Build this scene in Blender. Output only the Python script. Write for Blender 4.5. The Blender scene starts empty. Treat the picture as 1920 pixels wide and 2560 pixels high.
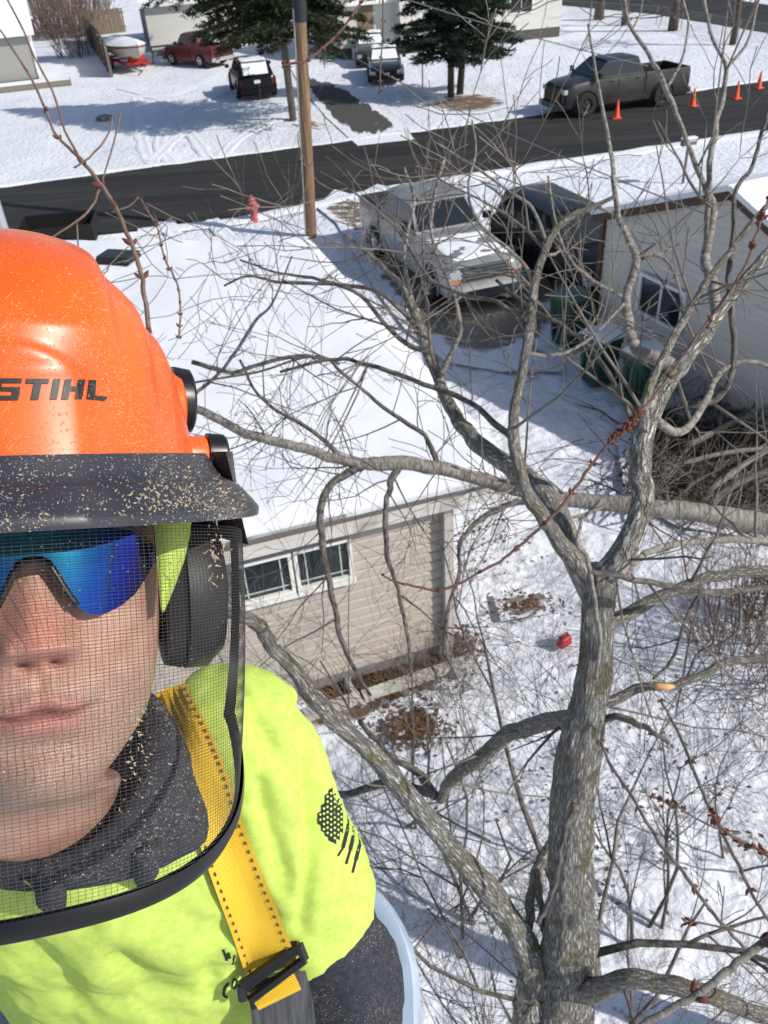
import bpy, bmesh, math, random
import numpy as np
from mathutils import Vector, Matrix, noise
from mathutils.bvhtree import BVHTree
R=random.Random(7); rng=np.random.default_rng(7)
S=bpy.context.scene; COL=S.collection
rad=math.radians
# ---------------------------------------------------------------- camera
FL,PITCH,ROLL,CH=2120.,rad(36.2),rad(-3.8),8.2      # focal length in photo pixels (2560 high)
CAM=np.array([0,0,CH])
_f=np.array([0,math.cos(PITCH),-math.sin(PITCH)]);_u0=np.array([0,math.sin(PITCH),math.cos(PITCH)]);_x0=np.array([1.,0,0])
_c,_s=math.cos(ROLL),math.sin(ROLL)
CX=_c*_x0+_s*_u0; CU=-_s*_x0+_c*_u0; CF=_f
cam=bpy.data.cameras.new('camera'); co=bpy.data.objects.new('camera',cam); COL.objects.link(co)
co.matrix_world=Matrix(((CX[0],CU[0],-CF[0],0),(CX[1],CU[1],-CF[1],0),(CX[2],CU[2],-CF[2],CH),(0,0,0,1)))
cam.sensor_fit='VERTICAL'; cam.sensor_height=36; cam.lens=36*FL/2560; cam.clip_start=.02; cam.clip_end=2000
cam.dof.use_dof=True; cam.dof.focus_distance=.52; cam.dof.aperture_fstop=30
S.camera=co
# ---------------------------------------------------------------- light
SUN=Vector((.90,-.43,0)).normalized(); EL=rad(37)
sd=Vector((SUN.x*math.cos(EL),SUN.y*math.cos(EL),math.sin(EL)))
w=bpy.data.worlds.new('World'); S.world=w; w.use_nodes=True; nt=w.node_tree
sky=nt.nodes.new('ShaderNodeTexSky'); sky.sky_type='NISHITA'; sky.sun_disc=False
sky.sun_elevation=EL; sky.sun_rotation=math.atan2(sd.x,sd.y)
nt.links.new(sky.outputs[0],nt.nodes['Background'].inputs[0]); nt.nodes['Background'].inputs[1].default_value=.11
sl=bpy.data.lights.new('sun','SUN'); sl.energy=4.2; sl.angle=rad(.53); sl.color=(1,.95,.87)
so=bpy.data.objects.new('sun',sl); COL.objects.link(so); so.rotation_euler=sd.to_track_quat('Z','Y').to_euler()
S.view_settings.view_transform='Standard'; S.view_settings.look='None'; S.view_settings.exposure=.04; S.view_settings.gamma=1
S.cycles.max_bounces=6; S.cycles.transparent_max_bounces=12
# ---------------------------------------------------------------- helpers
def ray(px,py): return CF+(px-960)/FL*CX+(1280-py)/FL*CU
def G(px,py,z=0):
    d=ray(px,py); return CAM+d*(CH-z)/-d[2]
def D(px,py,d): return CAM+d*ray(px,py)
def mat(name,c,rough=.7,metal=0.,c2=None,sc=(8,8,8),amt=1.,bump=0.,bsc=None,bdist=.01,lo=.35,hi=.65,coat=0,uv=False,detail=5,spec=.5,trans=0,ior=1.45,alpha=1):
    m=bpy.data.materials.new(name); m.use_nodes=True; n=m.node_tree.nodes; l=m.node_tree.links
    b=n['Principled BSDF']; b.inputs['Base Color'].default_value=(*c,1); b.inputs['Roughness'].default_value=rough
    b.inputs['Metallic'].default_value=metal; b.inputs['Coat Weight'].default_value=coat; b.inputs['Specular IOR Level'].default_value=spec
    b.inputs['Transmission Weight'].default_value=trans; b.inputs['IOR'].default_value=ior; b.inputs['Alpha'].default_value=alpha
    tc=n.new('ShaderNodeTexCoord'); out=tc.outputs['UV' if uv else 'Object']
    def nz(s):
        mp=n.new('ShaderNodeMapping'); mp.inputs['Scale'].default_value=s; l.new(out,mp.inputs[0])
        t=n.new('ShaderNodeTexNoise'); t.inputs['Scale'].default_value=1; t.inputs['Detail'].default_value=detail; l.new(mp.outputs[0],t.inputs[0]); return t
    if c2:
        t=nz(sc); r=n.new('ShaderNodeMapRange'); r.inputs[1].default_value=lo; r.inputs[2].default_value=hi; r.inputs[4].default_value=amt
        l.new(t.outputs[0],r.inputs[0]); x=n.new('ShaderNodeMix'); x.data_type='RGBA'; x.inputs[6].default_value=(*c,1); x.inputs[7].default_value=(*c2,1)
        l.new(r.outputs[0],x.inputs[0]); l.new(x.outputs[2],b.inputs['Base Color']); m['mix']=x.name
    if bump:
        t=nz(bsc or sc); bp=n.new('ShaderNodeBump'); bp.inputs['Strength'].default_value=bump; bp.inputs['Distance'].default_value=bdist
        l.new(t.outputs[0],bp.inputs['Height']); l.new(bp.outputs[0],b.inputs['Normal'])
    return m
class MB:
    def __init__(s): s.v=[];s.f=[];s.m=[];s.uv={};s.k=0
    def add(s,vs,fs,mi=0,uvs=None):
        o=len(s.v); s.v.extend([tuple(map(float,p)) for p in vs])
        for i,f in enumerate(fs):
            s.f.append(tuple(o+j for j in f)); s.m.append(mi)
            if uvs: s.uv[len(s.f)-1]=uvs[i]
    def box(s,c,d,rz=0,mi=0,top=None,ax=None):
        hx,hy,hz=d[0]/2,d[1]/2,d[2]/2; tx,ty=top or (1,1); P=[]
        for z,a,b in ((-hz,1,1),(hz,tx,ty)):
            for x,y in ((-hx,-hy),(hx,-hy),(hx,hy),(-hx,hy)): P.append((x*a,y*b,z))
        if ax is not None: P=[ax[0]*p[0]+ax[1]*p[1]+ax[2]*p[2]+np.array(c) for p in map(np.array,P)]
        else:
            C_,S_=math.cos(rz),math.sin(rz); P=[(c[0]+x*C_-y*S_,c[1]+x*S_+y*C_,c[2]+z) for x,y,z in P]
        s.add(P,[(3,2,1,0),(4,5,6,7),(0,1,5,4),(1,2,6,5),(2,3,7,6),(3,0,4,7)],mi)
    def tube(s,path,r,n=6,mi=0,cap=True,wob=0):
        path=[np.array(p,float) for p in path]; rs=[r]*len(path) if np.isscalar(r) else r
        up=np.array([.13,.21,.97]); V=[];L=0;Ls=[]
        t0=path[1]-path[0]; a=np.cross(t0,up); a/=np.linalg.norm(a)+1e-9
        for i,p in enumerate(path):
            t=path[min(i+1,len(path)-1)]-path[max(i-1,0)]; t/=np.linalg.norm(t)+1e-9
            a=a-t*(a@t); a/=np.linalg.norm(a)+1e-9; b=np.cross(t,a)
            if i: L+=np.linalg.norm(p-path[i-1])
            Ls.append(L)
            for k in range(n):
                th=2*math.pi*k/n; rr=rs[i]*(1+(wob*(noise.noise(Vector((L*9,math.cos(th)*1.6,math.sin(th)*1.6+len(s.v)*.0))))if wob else 0))
                V.append(p+(a*math.cos(th)+b*math.sin(th))*rr)
        F=[];U=[]
        for i in range(len(path)-1):
            for k in range(n):
                k2=(k+1)%n; F.append((i*n+k,i*n+k2,(i+1)*n+k2,(i+1)*n+k)); c=rs[0]*6.28
                U.append([(k/n*c,Ls[i]),((k+1)/n*c,Ls[i]),((k+1)/n*c,Ls[i+1]),(k/n*c,Ls[i+1])])
        if cap:
            F.append(tuple(range(n-1,-1,-1)));U.append([(0,0)]*n)
            m_=(len(path)-1)*n; F.append(tuple(m_+k for k in range(n)));U.append([(0,0)]*n)
        s.add(V,F,mi,U)
    def grid(s,P,cu=False,cv=False,mi=0,flip=False):
        nu,nv=len(P),len(P[0]); V=[p for row in P for p in row]; F=[]
        for i in range(nu if cu else nu-1):
            for j in range(nv if cv else nv-1):
                i2,j2=(i+1)%nu,(j+1)%nv; q=(i*nv+j,i2*nv+j,i2*nv+j2,i*nv+j2); F.append(q[::-1] if flip else q)
        s.add(V,F,mi)
    def lathe(s,prof,c=(0,0,0),n=16,axis='z',mi=0):
        P=[]
        for r_,h in prof:
            row=[]
            for k in range(n):
                t=2*math.pi*k/n; x,y=r_*math.cos(t),r_*math.sin(t)
                q={'z':(x,y,h),'y':(x,h,y),'x':(h,x,y)}[axis]; row.append((q[0]+c[0],q[1]+c[1],q[2]+c[2]))
            P.append(row)
        s.grid(P,cv=True,mi=mi)
    def build(s,name,mats,parent=None,world=False,smooth=None,kind=None,label=None):
        v=np.array(s.v,float).reshape(-1,3)
        if world and parent is not None: v=(np.c_[v,np.ones(len(v))]@np.array(WM[parent.name].inverted()).T)[:,:3]
        me=bpy.data.meshes.new(name); me.from_pydata(v.tolist(),[],s.f)
        for m in (mats if isinstance(mats,(list,tuple)) else [mats]): me.materials.append(m)
        if any(s.m): me.polygons.foreach_set('material_index',s.m)
        if s.uv:
            ul=me.uv_layers.new(); 
            for fi,us in s.uv.items():
                p=me.polygons[fi]
                for q,li in enumerate(p.loop_indices): ul.data[li].uv=us[q]
        if smooth is not None:
            me.shade_smooth()
            if smooth<180: me.set_sharp_from_angle(angle=rad(smooth))
        return link(name,me,parent,kind,label)
WM={}
def link(name,me,parent=None,kind=None,label=None):
    o=bpy.data.objects.new(name,me); COL.objects.link(o)
    if parent is not None: o.parent=parent; WM[o.name]=WM[parent.name]
    else: WM[o.name]=Matrix()
    if kind: o['kind']=kind
    if label: o['label']=label
    return o
def T(name,label,cat,loc=(0,0,0),rz=0,group=None,M=None):
    o=bpy.data.objects.new(name,None); COL.objects.link(o)
    M=M or (Matrix.Translation(Vector(loc))@Matrix.Rotation(rz,4,'Z')); o.matrix_world=M; WM[o.name]=M; o.empty_display_size=.2
    o['label']=label; o['category']=cat
    if group: o['group']=group
    return o
def tag(o,label,cat,group=None):
    o['label']=label;o['category']=cat
    if group:o['group']=group
    return o
def dup(root,label,loc,rz=0,group=None,M=None):
    r=root.copy(); COL.objects.link(r); r['label']=label
    M=M or (Matrix.Translation(Vector(loc))@Matrix.Rotation(rz,4,'Z')); r.matrix_world=M; WM[r.name]=M
    if group: r['group']=group
    for ch in root.children:
        c=ch.copy(); COL.objects.link(c); c.parent=r; WM[c.name]=M
        for g in ch.children:
            d=g.copy(); COL.objects.link(d); d.parent=c; WM[d.name]=M
    return r
def piece(name,me,parent,loc=(0,0,0),rot=(0,0,0),sc=(1,1,1)):
    o=bpy.data.objects.new(name,me); COL.objects.link(o); o.parent=parent; o.location=loc; o.rotation_euler=rot; o.scale=sc; WM[o.name]=WM[parent.name]; return o
def fbm(x,y,z=0,o=4):
    a=0;k=1;w_=1
    for i in range(o): a+=noise.noise(Vector((x*k,y*k,z*k+i*7.3)))*w_; k*=2.1; w_*=.5
    return a
def spline(P,n):      # catmull-rom through rows of numbers
    P=[np.array(p,float) for p in P]; P=[2*P[0]-P[1]]+P+[2*P[-1]-P[-2]]; out=[]
    for i in range(1,len(P)-2):
        for k in range(n):
            t=k/n; p0,p1,p2,p3=P[i-1:i+3]
            out.append(.5*((2*p1)+(p2-p0)*t+(2*p0-5*p1+4*p2-p3)*t*t+(3*p1-p0-3*p2+p3)*t**3))
    out.append(P[-2]); return out
# ---------------------------------------------------------------- materials
def snow_nodes(m,mixfac=None):
    pass
M_snow=mat('snow',(.80,.82,.86),.75,c2=(.72,.75,.81),sc=(.7,.7,.7),bump=.9,bsc=(9,9,9),bdist=.05,detail=8)
M_roofsnow=mat('roof_snow',(.84,.85,.88),.8,c2=(.74,.76,.81),sc=(.9,.35,.8),bump=.25,bsc=(3,3,3),bdist=.04)  # stretched grey streaks in the colour imitate soft twig shading
M_asph=mat('asphalt',(.013,.013,.013),.8,c2=(.036,.034,.032),sc=(.12,1.6,1),bump=.3,bsc=(60,60,60),bdist=.01)
def bark(name,c,c2,ux,uy,lich=.12,bd=.012,moss=(.15,.14,.035),plates=True):
    m=bpy.data.materials.new(name); m.use_nodes=True; n=m.node_tree.nodes;l=m.node_tree.links;b=n['Principled BSDF']; b.inputs['Roughness'].default_value=.92; b.inputs['Specular IOR Level'].default_value=.15
    tc=n.new('ShaderNodeTexCoord')
    def nz(out,s,d=6,dist=0.):
        mp=n.new('ShaderNodeMapping'); mp.inputs['Scale'].default_value=s; l.new(out,mp.inputs[0]); t=n.new('ShaderNodeTexNoise'); t.inputs['Scale'].default_value=1; t.inputs['Detail'].default_value=d; t.inputs['Distortion'].default_value=dist; l.new(mp.outputs[0],t.inputs[0]); return t.outputs[0]
    def mr(src,a_,b_,c_=0.,d_=1.):
        r=n.new('ShaderNodeMapRange'); r.inputs[1].default_value=a_;r.inputs[2].default_value=b_;r.inputs[3].default_value=c_;r.inputs[4].default_value=d_; l.new(src,r.inputs[0]); return r.outputs[0]
    def mx(f,A,B):
        x=n.new('ShaderNodeMix'); x.data_type='RGBA'; l.new(f,x.inputs[0])
        for i,q in ((6,A),(7,B)):
            if isinstance(q,tuple): x.inputs[i].default_value=(*q,1)
            else: l.new(q,x.inputs[i])
        return x.outputs[2]
    h=nz(tc.outputs['UV'],(ux,uy,1),8,.12)
    if plates:
        wp=n.new('ShaderNodeVectorMath'); wp.operation='MULTIPLY_ADD'; t=n.new('ShaderNodeTexNoise'); t.inputs['Scale'].default_value=40; l.new(tc.outputs['UV'],t.inputs[0]); l.new(t.outputs[1],wp.inputs[0]); wp.inputs[1].default_value=(.035,.05,0); l.new(tc.outputs['UV'],wp.inputs[2])
        mp=n.new('ShaderNodeMapping'); mp.inputs['Scale'].default_value=(ux*.7,uy*.75,1); l.new(wp.outputs[0],mp.inputs[0]); v=n.new('ShaderNodeTexVoronoi'); v.feature='DISTANCE_TO_EDGE'; v.inputs['Scale'].default_value=1; l.new(mp.outputs[0],v.inputs[0])
        e=mr(v.outputs[0],.0,.16,.25,1); mu=n.new('ShaderNodeMath'); mu.operation='MULTIPLY'; l.new(e,mu.inputs[0]); l.new(mr(h,.34,.56,.12,1),mu.inputs[1]); h2=mu.outputs[0]
    else: h2=mr(h,.38,.62)
    big=mr(nz(tc.outputs['Object'],(5,5,5),4),.35,.65)
    lt=mx(big,c2,tuple(min(.6,q*1.35) for q in c2)); col=mx(h2,c,lt)
    if lich: col=mx(mr(nz(tc.outputs['Object'],(16,16,9),6),.56,.66,0,lich*4.5),col,moss); col=mx(mr(nz(tc.outputs['Object'],(38,38,30),4),.66,.70,0,.6),col,(.40,.42,.40))
    l.new(col,b.inputs['Base Color']); bp=n.new('ShaderNodeBump'); bp.inputs['Strength'].default_value=1; bp.inputs['Distance'].default_value=bd; l.new(h2,bp.inputs['Height']); l.new(bp.outputs[0],b.inputs['Normal']); return m
M_bark=bark('trunk_bark',(.10,.087,.072),(.52,.48,.42),85,20,.15,.016)
M_limb=bark('limb_bark',(.12,.108,.093),(.37,.34,.30),110,34,.10,.007)
M_smooth=bark('smooth_bark',(.16,.145,.125),(.27,.25,.225),16,60,.0,.002,plates=False)
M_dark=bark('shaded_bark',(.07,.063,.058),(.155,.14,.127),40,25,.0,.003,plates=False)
M_twig=mat('twig_bark',(.13,.11,.095),.85,c2=(.24,.21,.18),sc=(20,20,20),spec=.2)
M_red=mat('red_twig_bark',(.10,.045,.034),.6,c2=(.16,.085,.066),sc=(60,60,60))
M_bud=mat('bud',(.09,.025,.015),.7,c2=(.17,.05,.028),sc=(200,200,200))
M_black=mat('black_plastic',(.012,.012,.013),.35)
M_glass=mat('dark_glass',(.015,.02,.024),.06,spec=.8)
M_chrome=mat('chrome',(.7,.7,.7),.15,1)
M_rub=mat('tyre_rubber',(.02,.02,.02),.85)
for q_ in M_asph.node_tree.nodes:
    if q_.bl_idname=='ShaderNodeMapping' and q_.inputs['Scale'].default_value[0]<1: q_.inputs['Rotation'].default_value=(0,0,rad(-17)); q_.vector_type='TEXTURE' if False else 'POINT'
M_white=mat('white_trim',(.78,.78,.76),.5)
M_sid=mat('tan_siding',(.43,.385,.335),.6,c2=(.415,.372,.322),sc=(.35,.35,1.2))
M_gsid=mat('grey_siding',(.64,.605,.56),.6,c2=(.60,.57,.525),sc=(.6,.6,6))
M_leaf=mat('dead_leaf',(.075,.04,.022),.9,c2=(.17,.10,.055),sc=(6,6,6))
M_wood=mat('weathered_wood',(.22,.19,.16),.85,c2=(.13,.11,.095),sc=(3,3,30))
# ================================================================ GROUND
UV17=np.array([math.cos(rad(17)),math.sin(rad(17)),0]); VV17=np.array([-UV17[1],UV17[0],0])
def ground():
    xs=np.unique(np.concatenate([np.linspace(-900,-40,12),np.linspace(-40,-8,30),np.linspace(-8,9,170),np.linspace(9,45,34),np.linspace(45,900,12)]))
    ys=np.unique(np.concatenate([np.linspace(-600,-5,8),np.linspace(-5,2,12),np.linspace(2,16,150),np.linspace(16,30,60),np.linspace(30,100,70),np.linspace(100,1500,14)]))
    mb=MB();P=[]
    for x in xs:
        row=[]
        for y in ys:
            z=0
            if -9<x<10 and 0<y<30:
                k=min(1,max(0,(19-y)/3)); z=-.055+.055*fbm(x*1.6,y*1.6)*k+.025*fbm(x*5,y*5,3,2)*k
                z=min(0,max(z,-.12))
            elif y<120 and abs(x)<60: z=-.03+.03*fbm(x*.8,y*.8)
            row.append((x,y,min(z,0)))
        P.append(row)
    mb.grid(P,flip=False)
    m=bpy.data.materials.new('snowy_ground'); m.use_nodes=True; n=m.node_tree.nodes;l=m.node_tree.links;b=n['Principled BSDF']; b.inputs['Roughness'].default_value=.8; b.inputs['Specular IOR Level'].default_value=.25
    tc=n.new('ShaderNodeTexCoord')
    def N(s,d=6,src=None):
        t=n.new('ShaderNodeTexNoise'); t.inputs['Scale'].default_value=s; t.inputs['Detail'].default_value=d; l.new(tc.outputs['Object'],t.inputs[0]); return t
    def MR(src,a,b_,c=0,d=1):
        r=n.new('ShaderNodeMapRange'); r.inputs[1].default_value=a;r.inputs[2].default_value=b_;r.inputs[3].default_value=c;r.inputs[4].default_value=d; l.new(src,r.inputs[0]); return r.outputs[0]
    def MX(f,a,b_):
        x=n.new('ShaderNodeMix'); x.data_type='RGBA'; l.new(f,x.inputs[0])
        for i,q in ((6,a),(7,b_)):
            if isinstance(q,tuple): x.inputs[i].default_value=(*q,1)
            else: l.new(q,x.inputs[i])
        return x.outputs[2]
    def MU(a,b_):
        x=n.new('ShaderNodeMath'); x.operation='MULTIPLY'; l.new(a,x.inputs[0]); l.new(b_,x.inputs[1]); return x.outputs[0]
    base=MX(MR(N(.35).outputs[0],.35,.65),(.79,.81,.86),(.69,.72,.79))
    sep=n.new('ShaderNodeSeparateXYZ'); l.new(tc.outputs['Object'],sep.inputs[0])
    near=MR(sep.outputs[1],15,9)       # trampled back yard under the tree
    gmask=MU(MR(N(9,5).outputs[0],.56,.68),near); gm2=MR(N(.9,4).outputs[0],.46,.62); gmask=MU(gmask,gm2)
    far=MU(MR(N(3.2,5).outputs[0],.63,.70,0,.55),MR(sep.outputs[1],34,38))
    col=MX(gmask,base,(.20,.175,.14)); col=MX(far,col,(.42,.38,.33)); l.new(col,b.inputs['Base Color'])
    bp=n.new('ShaderNodeBump'); bp.inputs['Distance'].default_value=.10; bp.inputs['Strength'].default_value=.85
    v=n.new('ShaderNodeTexVoronoi'); v.inputs['Scale'].default_value=4.5; l.new(tc.outputs['Object'],v.inputs[0])
    ad=n.new('ShaderNodeMath'); ad.operation='ADD'; l.new(N(5,8).outputs[0],ad.inputs[0]); l.new(MU(MR(v.outputs[0],.1,.5),MR(N(.6,2).outputs[0],.5,.62,0,.35)),ad.inputs[1]); l.new(ad.outputs[0],bp.inputs['Height']); l.new(bp.outputs[0],b.inputs['Normal'])
    mb.build('ground',m,smooth=180,kind='structure')
ground()
PZ=[0]
def patch(name,px,c,c2,z=.005,thr=.5,soft=.06,sc=3.,str_=(1,1,1),world=False,rough=.9,kind='structure'):
    PZ[0]+=1; z=.008+.0011*PZ[0]
    P=[np.array(p) if world else G(*p) for p in px]; P=[p[:2] for p in P]; pts=[]
    for i in range(len(P)):
        a,b_=P[i],P[(i+1)%len(P)]
        for k in range(6): pts.append(a+(b_-a)*k/6)
    c0=sum(pts)/len(pts); n_=len(pts); rings=[0,.25,.5,.75,.9,1.0,1.12]
    V=[];A=[]
    for k in rings:
        for p in pts: q=c0+(p-c0)*k; V.append((q[0],q[1],z)); A.append(min(1,(1.12-k)/.45))
    F=[(i*n_+j,i*n_+(j+1)%n_,(i+1)*n_+(j+1)%n_,(i+1)*n_+j) for i in range(len(rings)-1) for j in range(n_)]
    me=bpy.data.meshes.new(name); me.from_pydata(V,[],F)
    at=me.attributes.new('edge','FLOAT','POINT'); at.data.foreach_set('value',A)
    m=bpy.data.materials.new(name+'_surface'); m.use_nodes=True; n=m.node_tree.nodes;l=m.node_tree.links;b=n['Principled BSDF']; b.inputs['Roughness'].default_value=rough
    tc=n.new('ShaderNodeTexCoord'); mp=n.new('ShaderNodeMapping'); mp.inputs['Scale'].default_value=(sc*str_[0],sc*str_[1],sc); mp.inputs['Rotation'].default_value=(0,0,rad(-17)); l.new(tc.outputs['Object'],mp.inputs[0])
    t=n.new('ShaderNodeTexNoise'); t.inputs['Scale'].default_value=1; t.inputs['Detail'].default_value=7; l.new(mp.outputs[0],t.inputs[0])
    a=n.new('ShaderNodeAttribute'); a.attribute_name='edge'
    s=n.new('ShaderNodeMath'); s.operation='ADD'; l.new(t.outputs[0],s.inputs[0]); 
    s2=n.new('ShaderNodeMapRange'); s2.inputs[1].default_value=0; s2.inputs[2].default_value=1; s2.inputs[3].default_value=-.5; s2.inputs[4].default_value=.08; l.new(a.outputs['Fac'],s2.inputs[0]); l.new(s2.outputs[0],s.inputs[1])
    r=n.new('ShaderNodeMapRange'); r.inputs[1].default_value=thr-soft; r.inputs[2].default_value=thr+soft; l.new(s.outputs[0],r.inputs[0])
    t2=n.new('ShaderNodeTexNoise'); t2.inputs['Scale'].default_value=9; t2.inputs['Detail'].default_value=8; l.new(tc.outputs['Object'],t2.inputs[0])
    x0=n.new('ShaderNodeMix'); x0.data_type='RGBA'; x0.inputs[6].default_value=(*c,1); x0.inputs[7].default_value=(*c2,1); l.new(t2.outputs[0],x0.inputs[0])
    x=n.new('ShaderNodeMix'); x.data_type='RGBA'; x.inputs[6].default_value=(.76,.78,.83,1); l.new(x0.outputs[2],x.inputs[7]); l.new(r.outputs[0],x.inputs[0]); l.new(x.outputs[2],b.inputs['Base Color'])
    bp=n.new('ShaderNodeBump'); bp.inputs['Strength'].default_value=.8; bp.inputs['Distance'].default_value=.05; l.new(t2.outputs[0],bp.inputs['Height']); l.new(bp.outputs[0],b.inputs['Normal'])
    me.materials.append(m); return link(name,me,None,kind)
# the street, its edges ragged with ploughed snow
ra=G(469,406); rb=G(469,548)
def road(name,near_px,far_px,z):
    def line(px,sgn):
        P=[G(*p) for p in px]; d0=P[0]-P[1]; d1=P[-1]-P[-2]; P=[P[0]+d0/np.linalg.norm(d0)*70]+P+[P[-1]+d1/np.linalg.norm(d1)*80]
        out=[]
        for i in range(len(P)-1):
            L=np.linalg.norm(P[i+1]-P[i]); k=max(2,int(L/.35))
            for j in range(k):
                q=P[i]+(P[i+1]-P[i])*j/k; out.append((q,i+j/k))
        return out
    A=line(near_px,1);B=line(far_px,-1); n=420; mb=MB(); rows=[]
    def at(L,t):
        k=t*(len(L)-1); i=int(min(k,len(L)-2)); return L[i][0]+(L[i+1][0]-L[i][0])*(k-i)
    for i in range(n):
        a=at(A,i/(n-1)); b_=at(B,i/(n-1)); e1=fbm(a[0]*.9,a[1]*.9,1)*.22+fbm(a[0]*4,a[1]*4,2,2)*.08; e2=fbm(b_[0]*.9,b_[1]*.9,5)*.13
        d=(b_-a)/np.linalg.norm(b_-a); a=a-d*e1; b_=b_+d*e2
        rows.append([(*(a+(b_-a)*k/4)[:2],z) for k in range(5)])
    mb.grid(rows,flip=True); return mb.build(name,M_asph,kind='structure'),A,B
rd,RA,RB=road('road',[(-300,655),(240,585),(600,545),(960,469),(1215,428),(1920,324)],[(-300,505),(0,469),(903,347),(1249,301),(1712,232),(1920,200)],.006)
mb=MB()
P1=[G(1400,12),G(1640,35),G(1920,82),G(2300,150)]; P0=[G(1260,-40),G(1640,-30),G(1920,12),G(2300,60)]
mb.grid([[(*a[:2],.006),(*b_[:2],.006)] for a,b_ in zip(P0,P1)],flip=True); mb.build('side_road',M_asph,kind='structure')
def bank(name,L,h,wd,side):
    pts=[q for q,_ in L][::2]; rows=[]; pts=[p for p in pts if -45<p[0]<60]
    for i,p in enumerate(pts):
        t=pts[min(i+1,len(pts)-1)]-pts[max(0,i-1)]; t/=np.linalg.norm(t); nn=np.array([-t[1],t[0],0])*side; row=[]
        for k in range(9):
            s=k/8; q=p+nn*(s*wd-.12+.25*fbm(p[0]*1.3,p[1]*1.3,9)*(1 if k==0 else .5)); hh=h*math.sin(math.pi*s)**.7*(.55+.9*abs(fbm(q[0]*3,q[1]*3,4)))
            row.append((q[0],q[1],-.02+max(.012,hh)*(0 if k in(0,8) else 1)))
        rows.append(row)
    mb=MB(); mb.grid(rows,flip=side<0); mb.build(name,M_snow,smooth=180,kind='structure')
bank('snow_bank',RA,.10,.75,-1); bank('snow_bank',RB,.09,.6,1)
# driveways and bare patches
patch('driveway',[(850,540),(960,480),(1130,520),(1300,690),(1470,700),(1400,800),(1370,900),(1240,900),(1120,880),(1030,810),(960,720)],(.21,.18,.155),(.10,.08,.065),z=.004,thr=.29,soft=.05,sc=1.2,rough=.35)
patch('far_driveway',[(735,175),(860,215),(985,300),(1015,338),(890,352),(820,290),(765,225)],(.045,.043,.042),(.09,.085,.08),z=.0105,thr=.37,soft=.04,sc=1.1,str_=(2.2,.35))
patch('bare_earth',[(1050,262),(1120,240),(1190,232),(1268,248),(1270,265),(1200,282),(1110,282)],(.11,.065,.035),(.22,.15,.09),z=.004,thr=.40,sc=2,soft=.12,str_=(.7,1.6))
patch('dead_grass',[(735,310),(780,300),(830,312),(800,322)],(.2,.15,.09),(.3,.24,.16),z=.004,thr=.5,sc=2)
patch('dead_grass',[(840,480),(910,500),(930,545),(900,600),(850,560),(800,520)],(.24,.18,.11),(.13,.085,.045),z=.004,thr=.50,soft=.03,sc=3,str_=(.5,2))
patch('dead_grass',[(1200,560),(1300,540),(1310,580),(1230,590)],(.2,.13,.07),(.1,.06,.03),z=.008,thr=.46,soft=.03,sc=3)
patch('dead_grass',[(370,600),(450,598),(452,618),(368,618)],(.38,.31,.18),(.5,.42,.26),z=.004,thr=.4,sc=4)
patch('leafy_soil',[(690,1700),(880,1640),(1090,1570),(1190,1620),(1120,1710),(900,1810),(740,1830)],(.075,.05,.034),(.15,.095,.058),z=.006,thr=.33,soft=.1,sc=3)
patch('leafy_soil',[(960,1790),(1080,1760),(1110,1830),(1000,1860)],(.06,.035,.02),(.15,.08,.045),z=.008,thr=.44,soft=.06,sc=4)
patch('leafy_soil',[(1240,1490),(1370,1480),(1400,1530),(1260,1550)],(.16,.12,.09),(.25,.2,.15),z=.006,thr=.5,soft=.06,sc=4)
patch('dark_soil',[(1560,1080),(1700,1010),(1960,1080),(1960,1340),(1700,1300),(1580,1240)],(.05,.038,.028),(.10,.075,.055),z=.006,thr=.38,soft=.1,sc=2)  # dark brown soil patch below the brush pile
# old wheel ruts on the far lawn and paths
def ruts():
    KK=0
    lines=[[(395,416),(360,372),(340,240)],[(430,411),(400,350),(470,270),(560,230)],[(520,398),(480,340),(400,250),(345,240)],[(550,394),(600,345),(700,290)],[(380,402),(470,330),(650,310),(740,290)],[(300,220),(420,240),(540,190)],[(1290,470),(1500,560)],[(1230,450),(1340,530)],[(415,555),(450,612)],[(530,550),(585,612)],[(245,600),(420,600),(770,600)]]
    for L in lines:
        P=spline([G(*p) for p in L],12); KK+=1; mb=MB();rows=[]
        for i,p in enumerate(P):
            t=P[min(i+1,len(P)-1)]-P[max(i-1,0)]; t/=np.linalg.norm(t)+1e-9; nn=np.array([-t[1],t[0],0]); wd=.13+.04*fbm(p[0],p[1]); rows.append([(*(p+nn*wd*s)[:2],z_+KK*.0021) for s,z_ in ((-2.2,-.02),(-1.3,.028),(-.8,.006),(.8,.006),(1.3,.028),(2.2,-.02))])
        mb.grid(rows,flip=False); mb.build('tyre_track',M_snow,smooth=180,kind='structure')
ruts()
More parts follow.
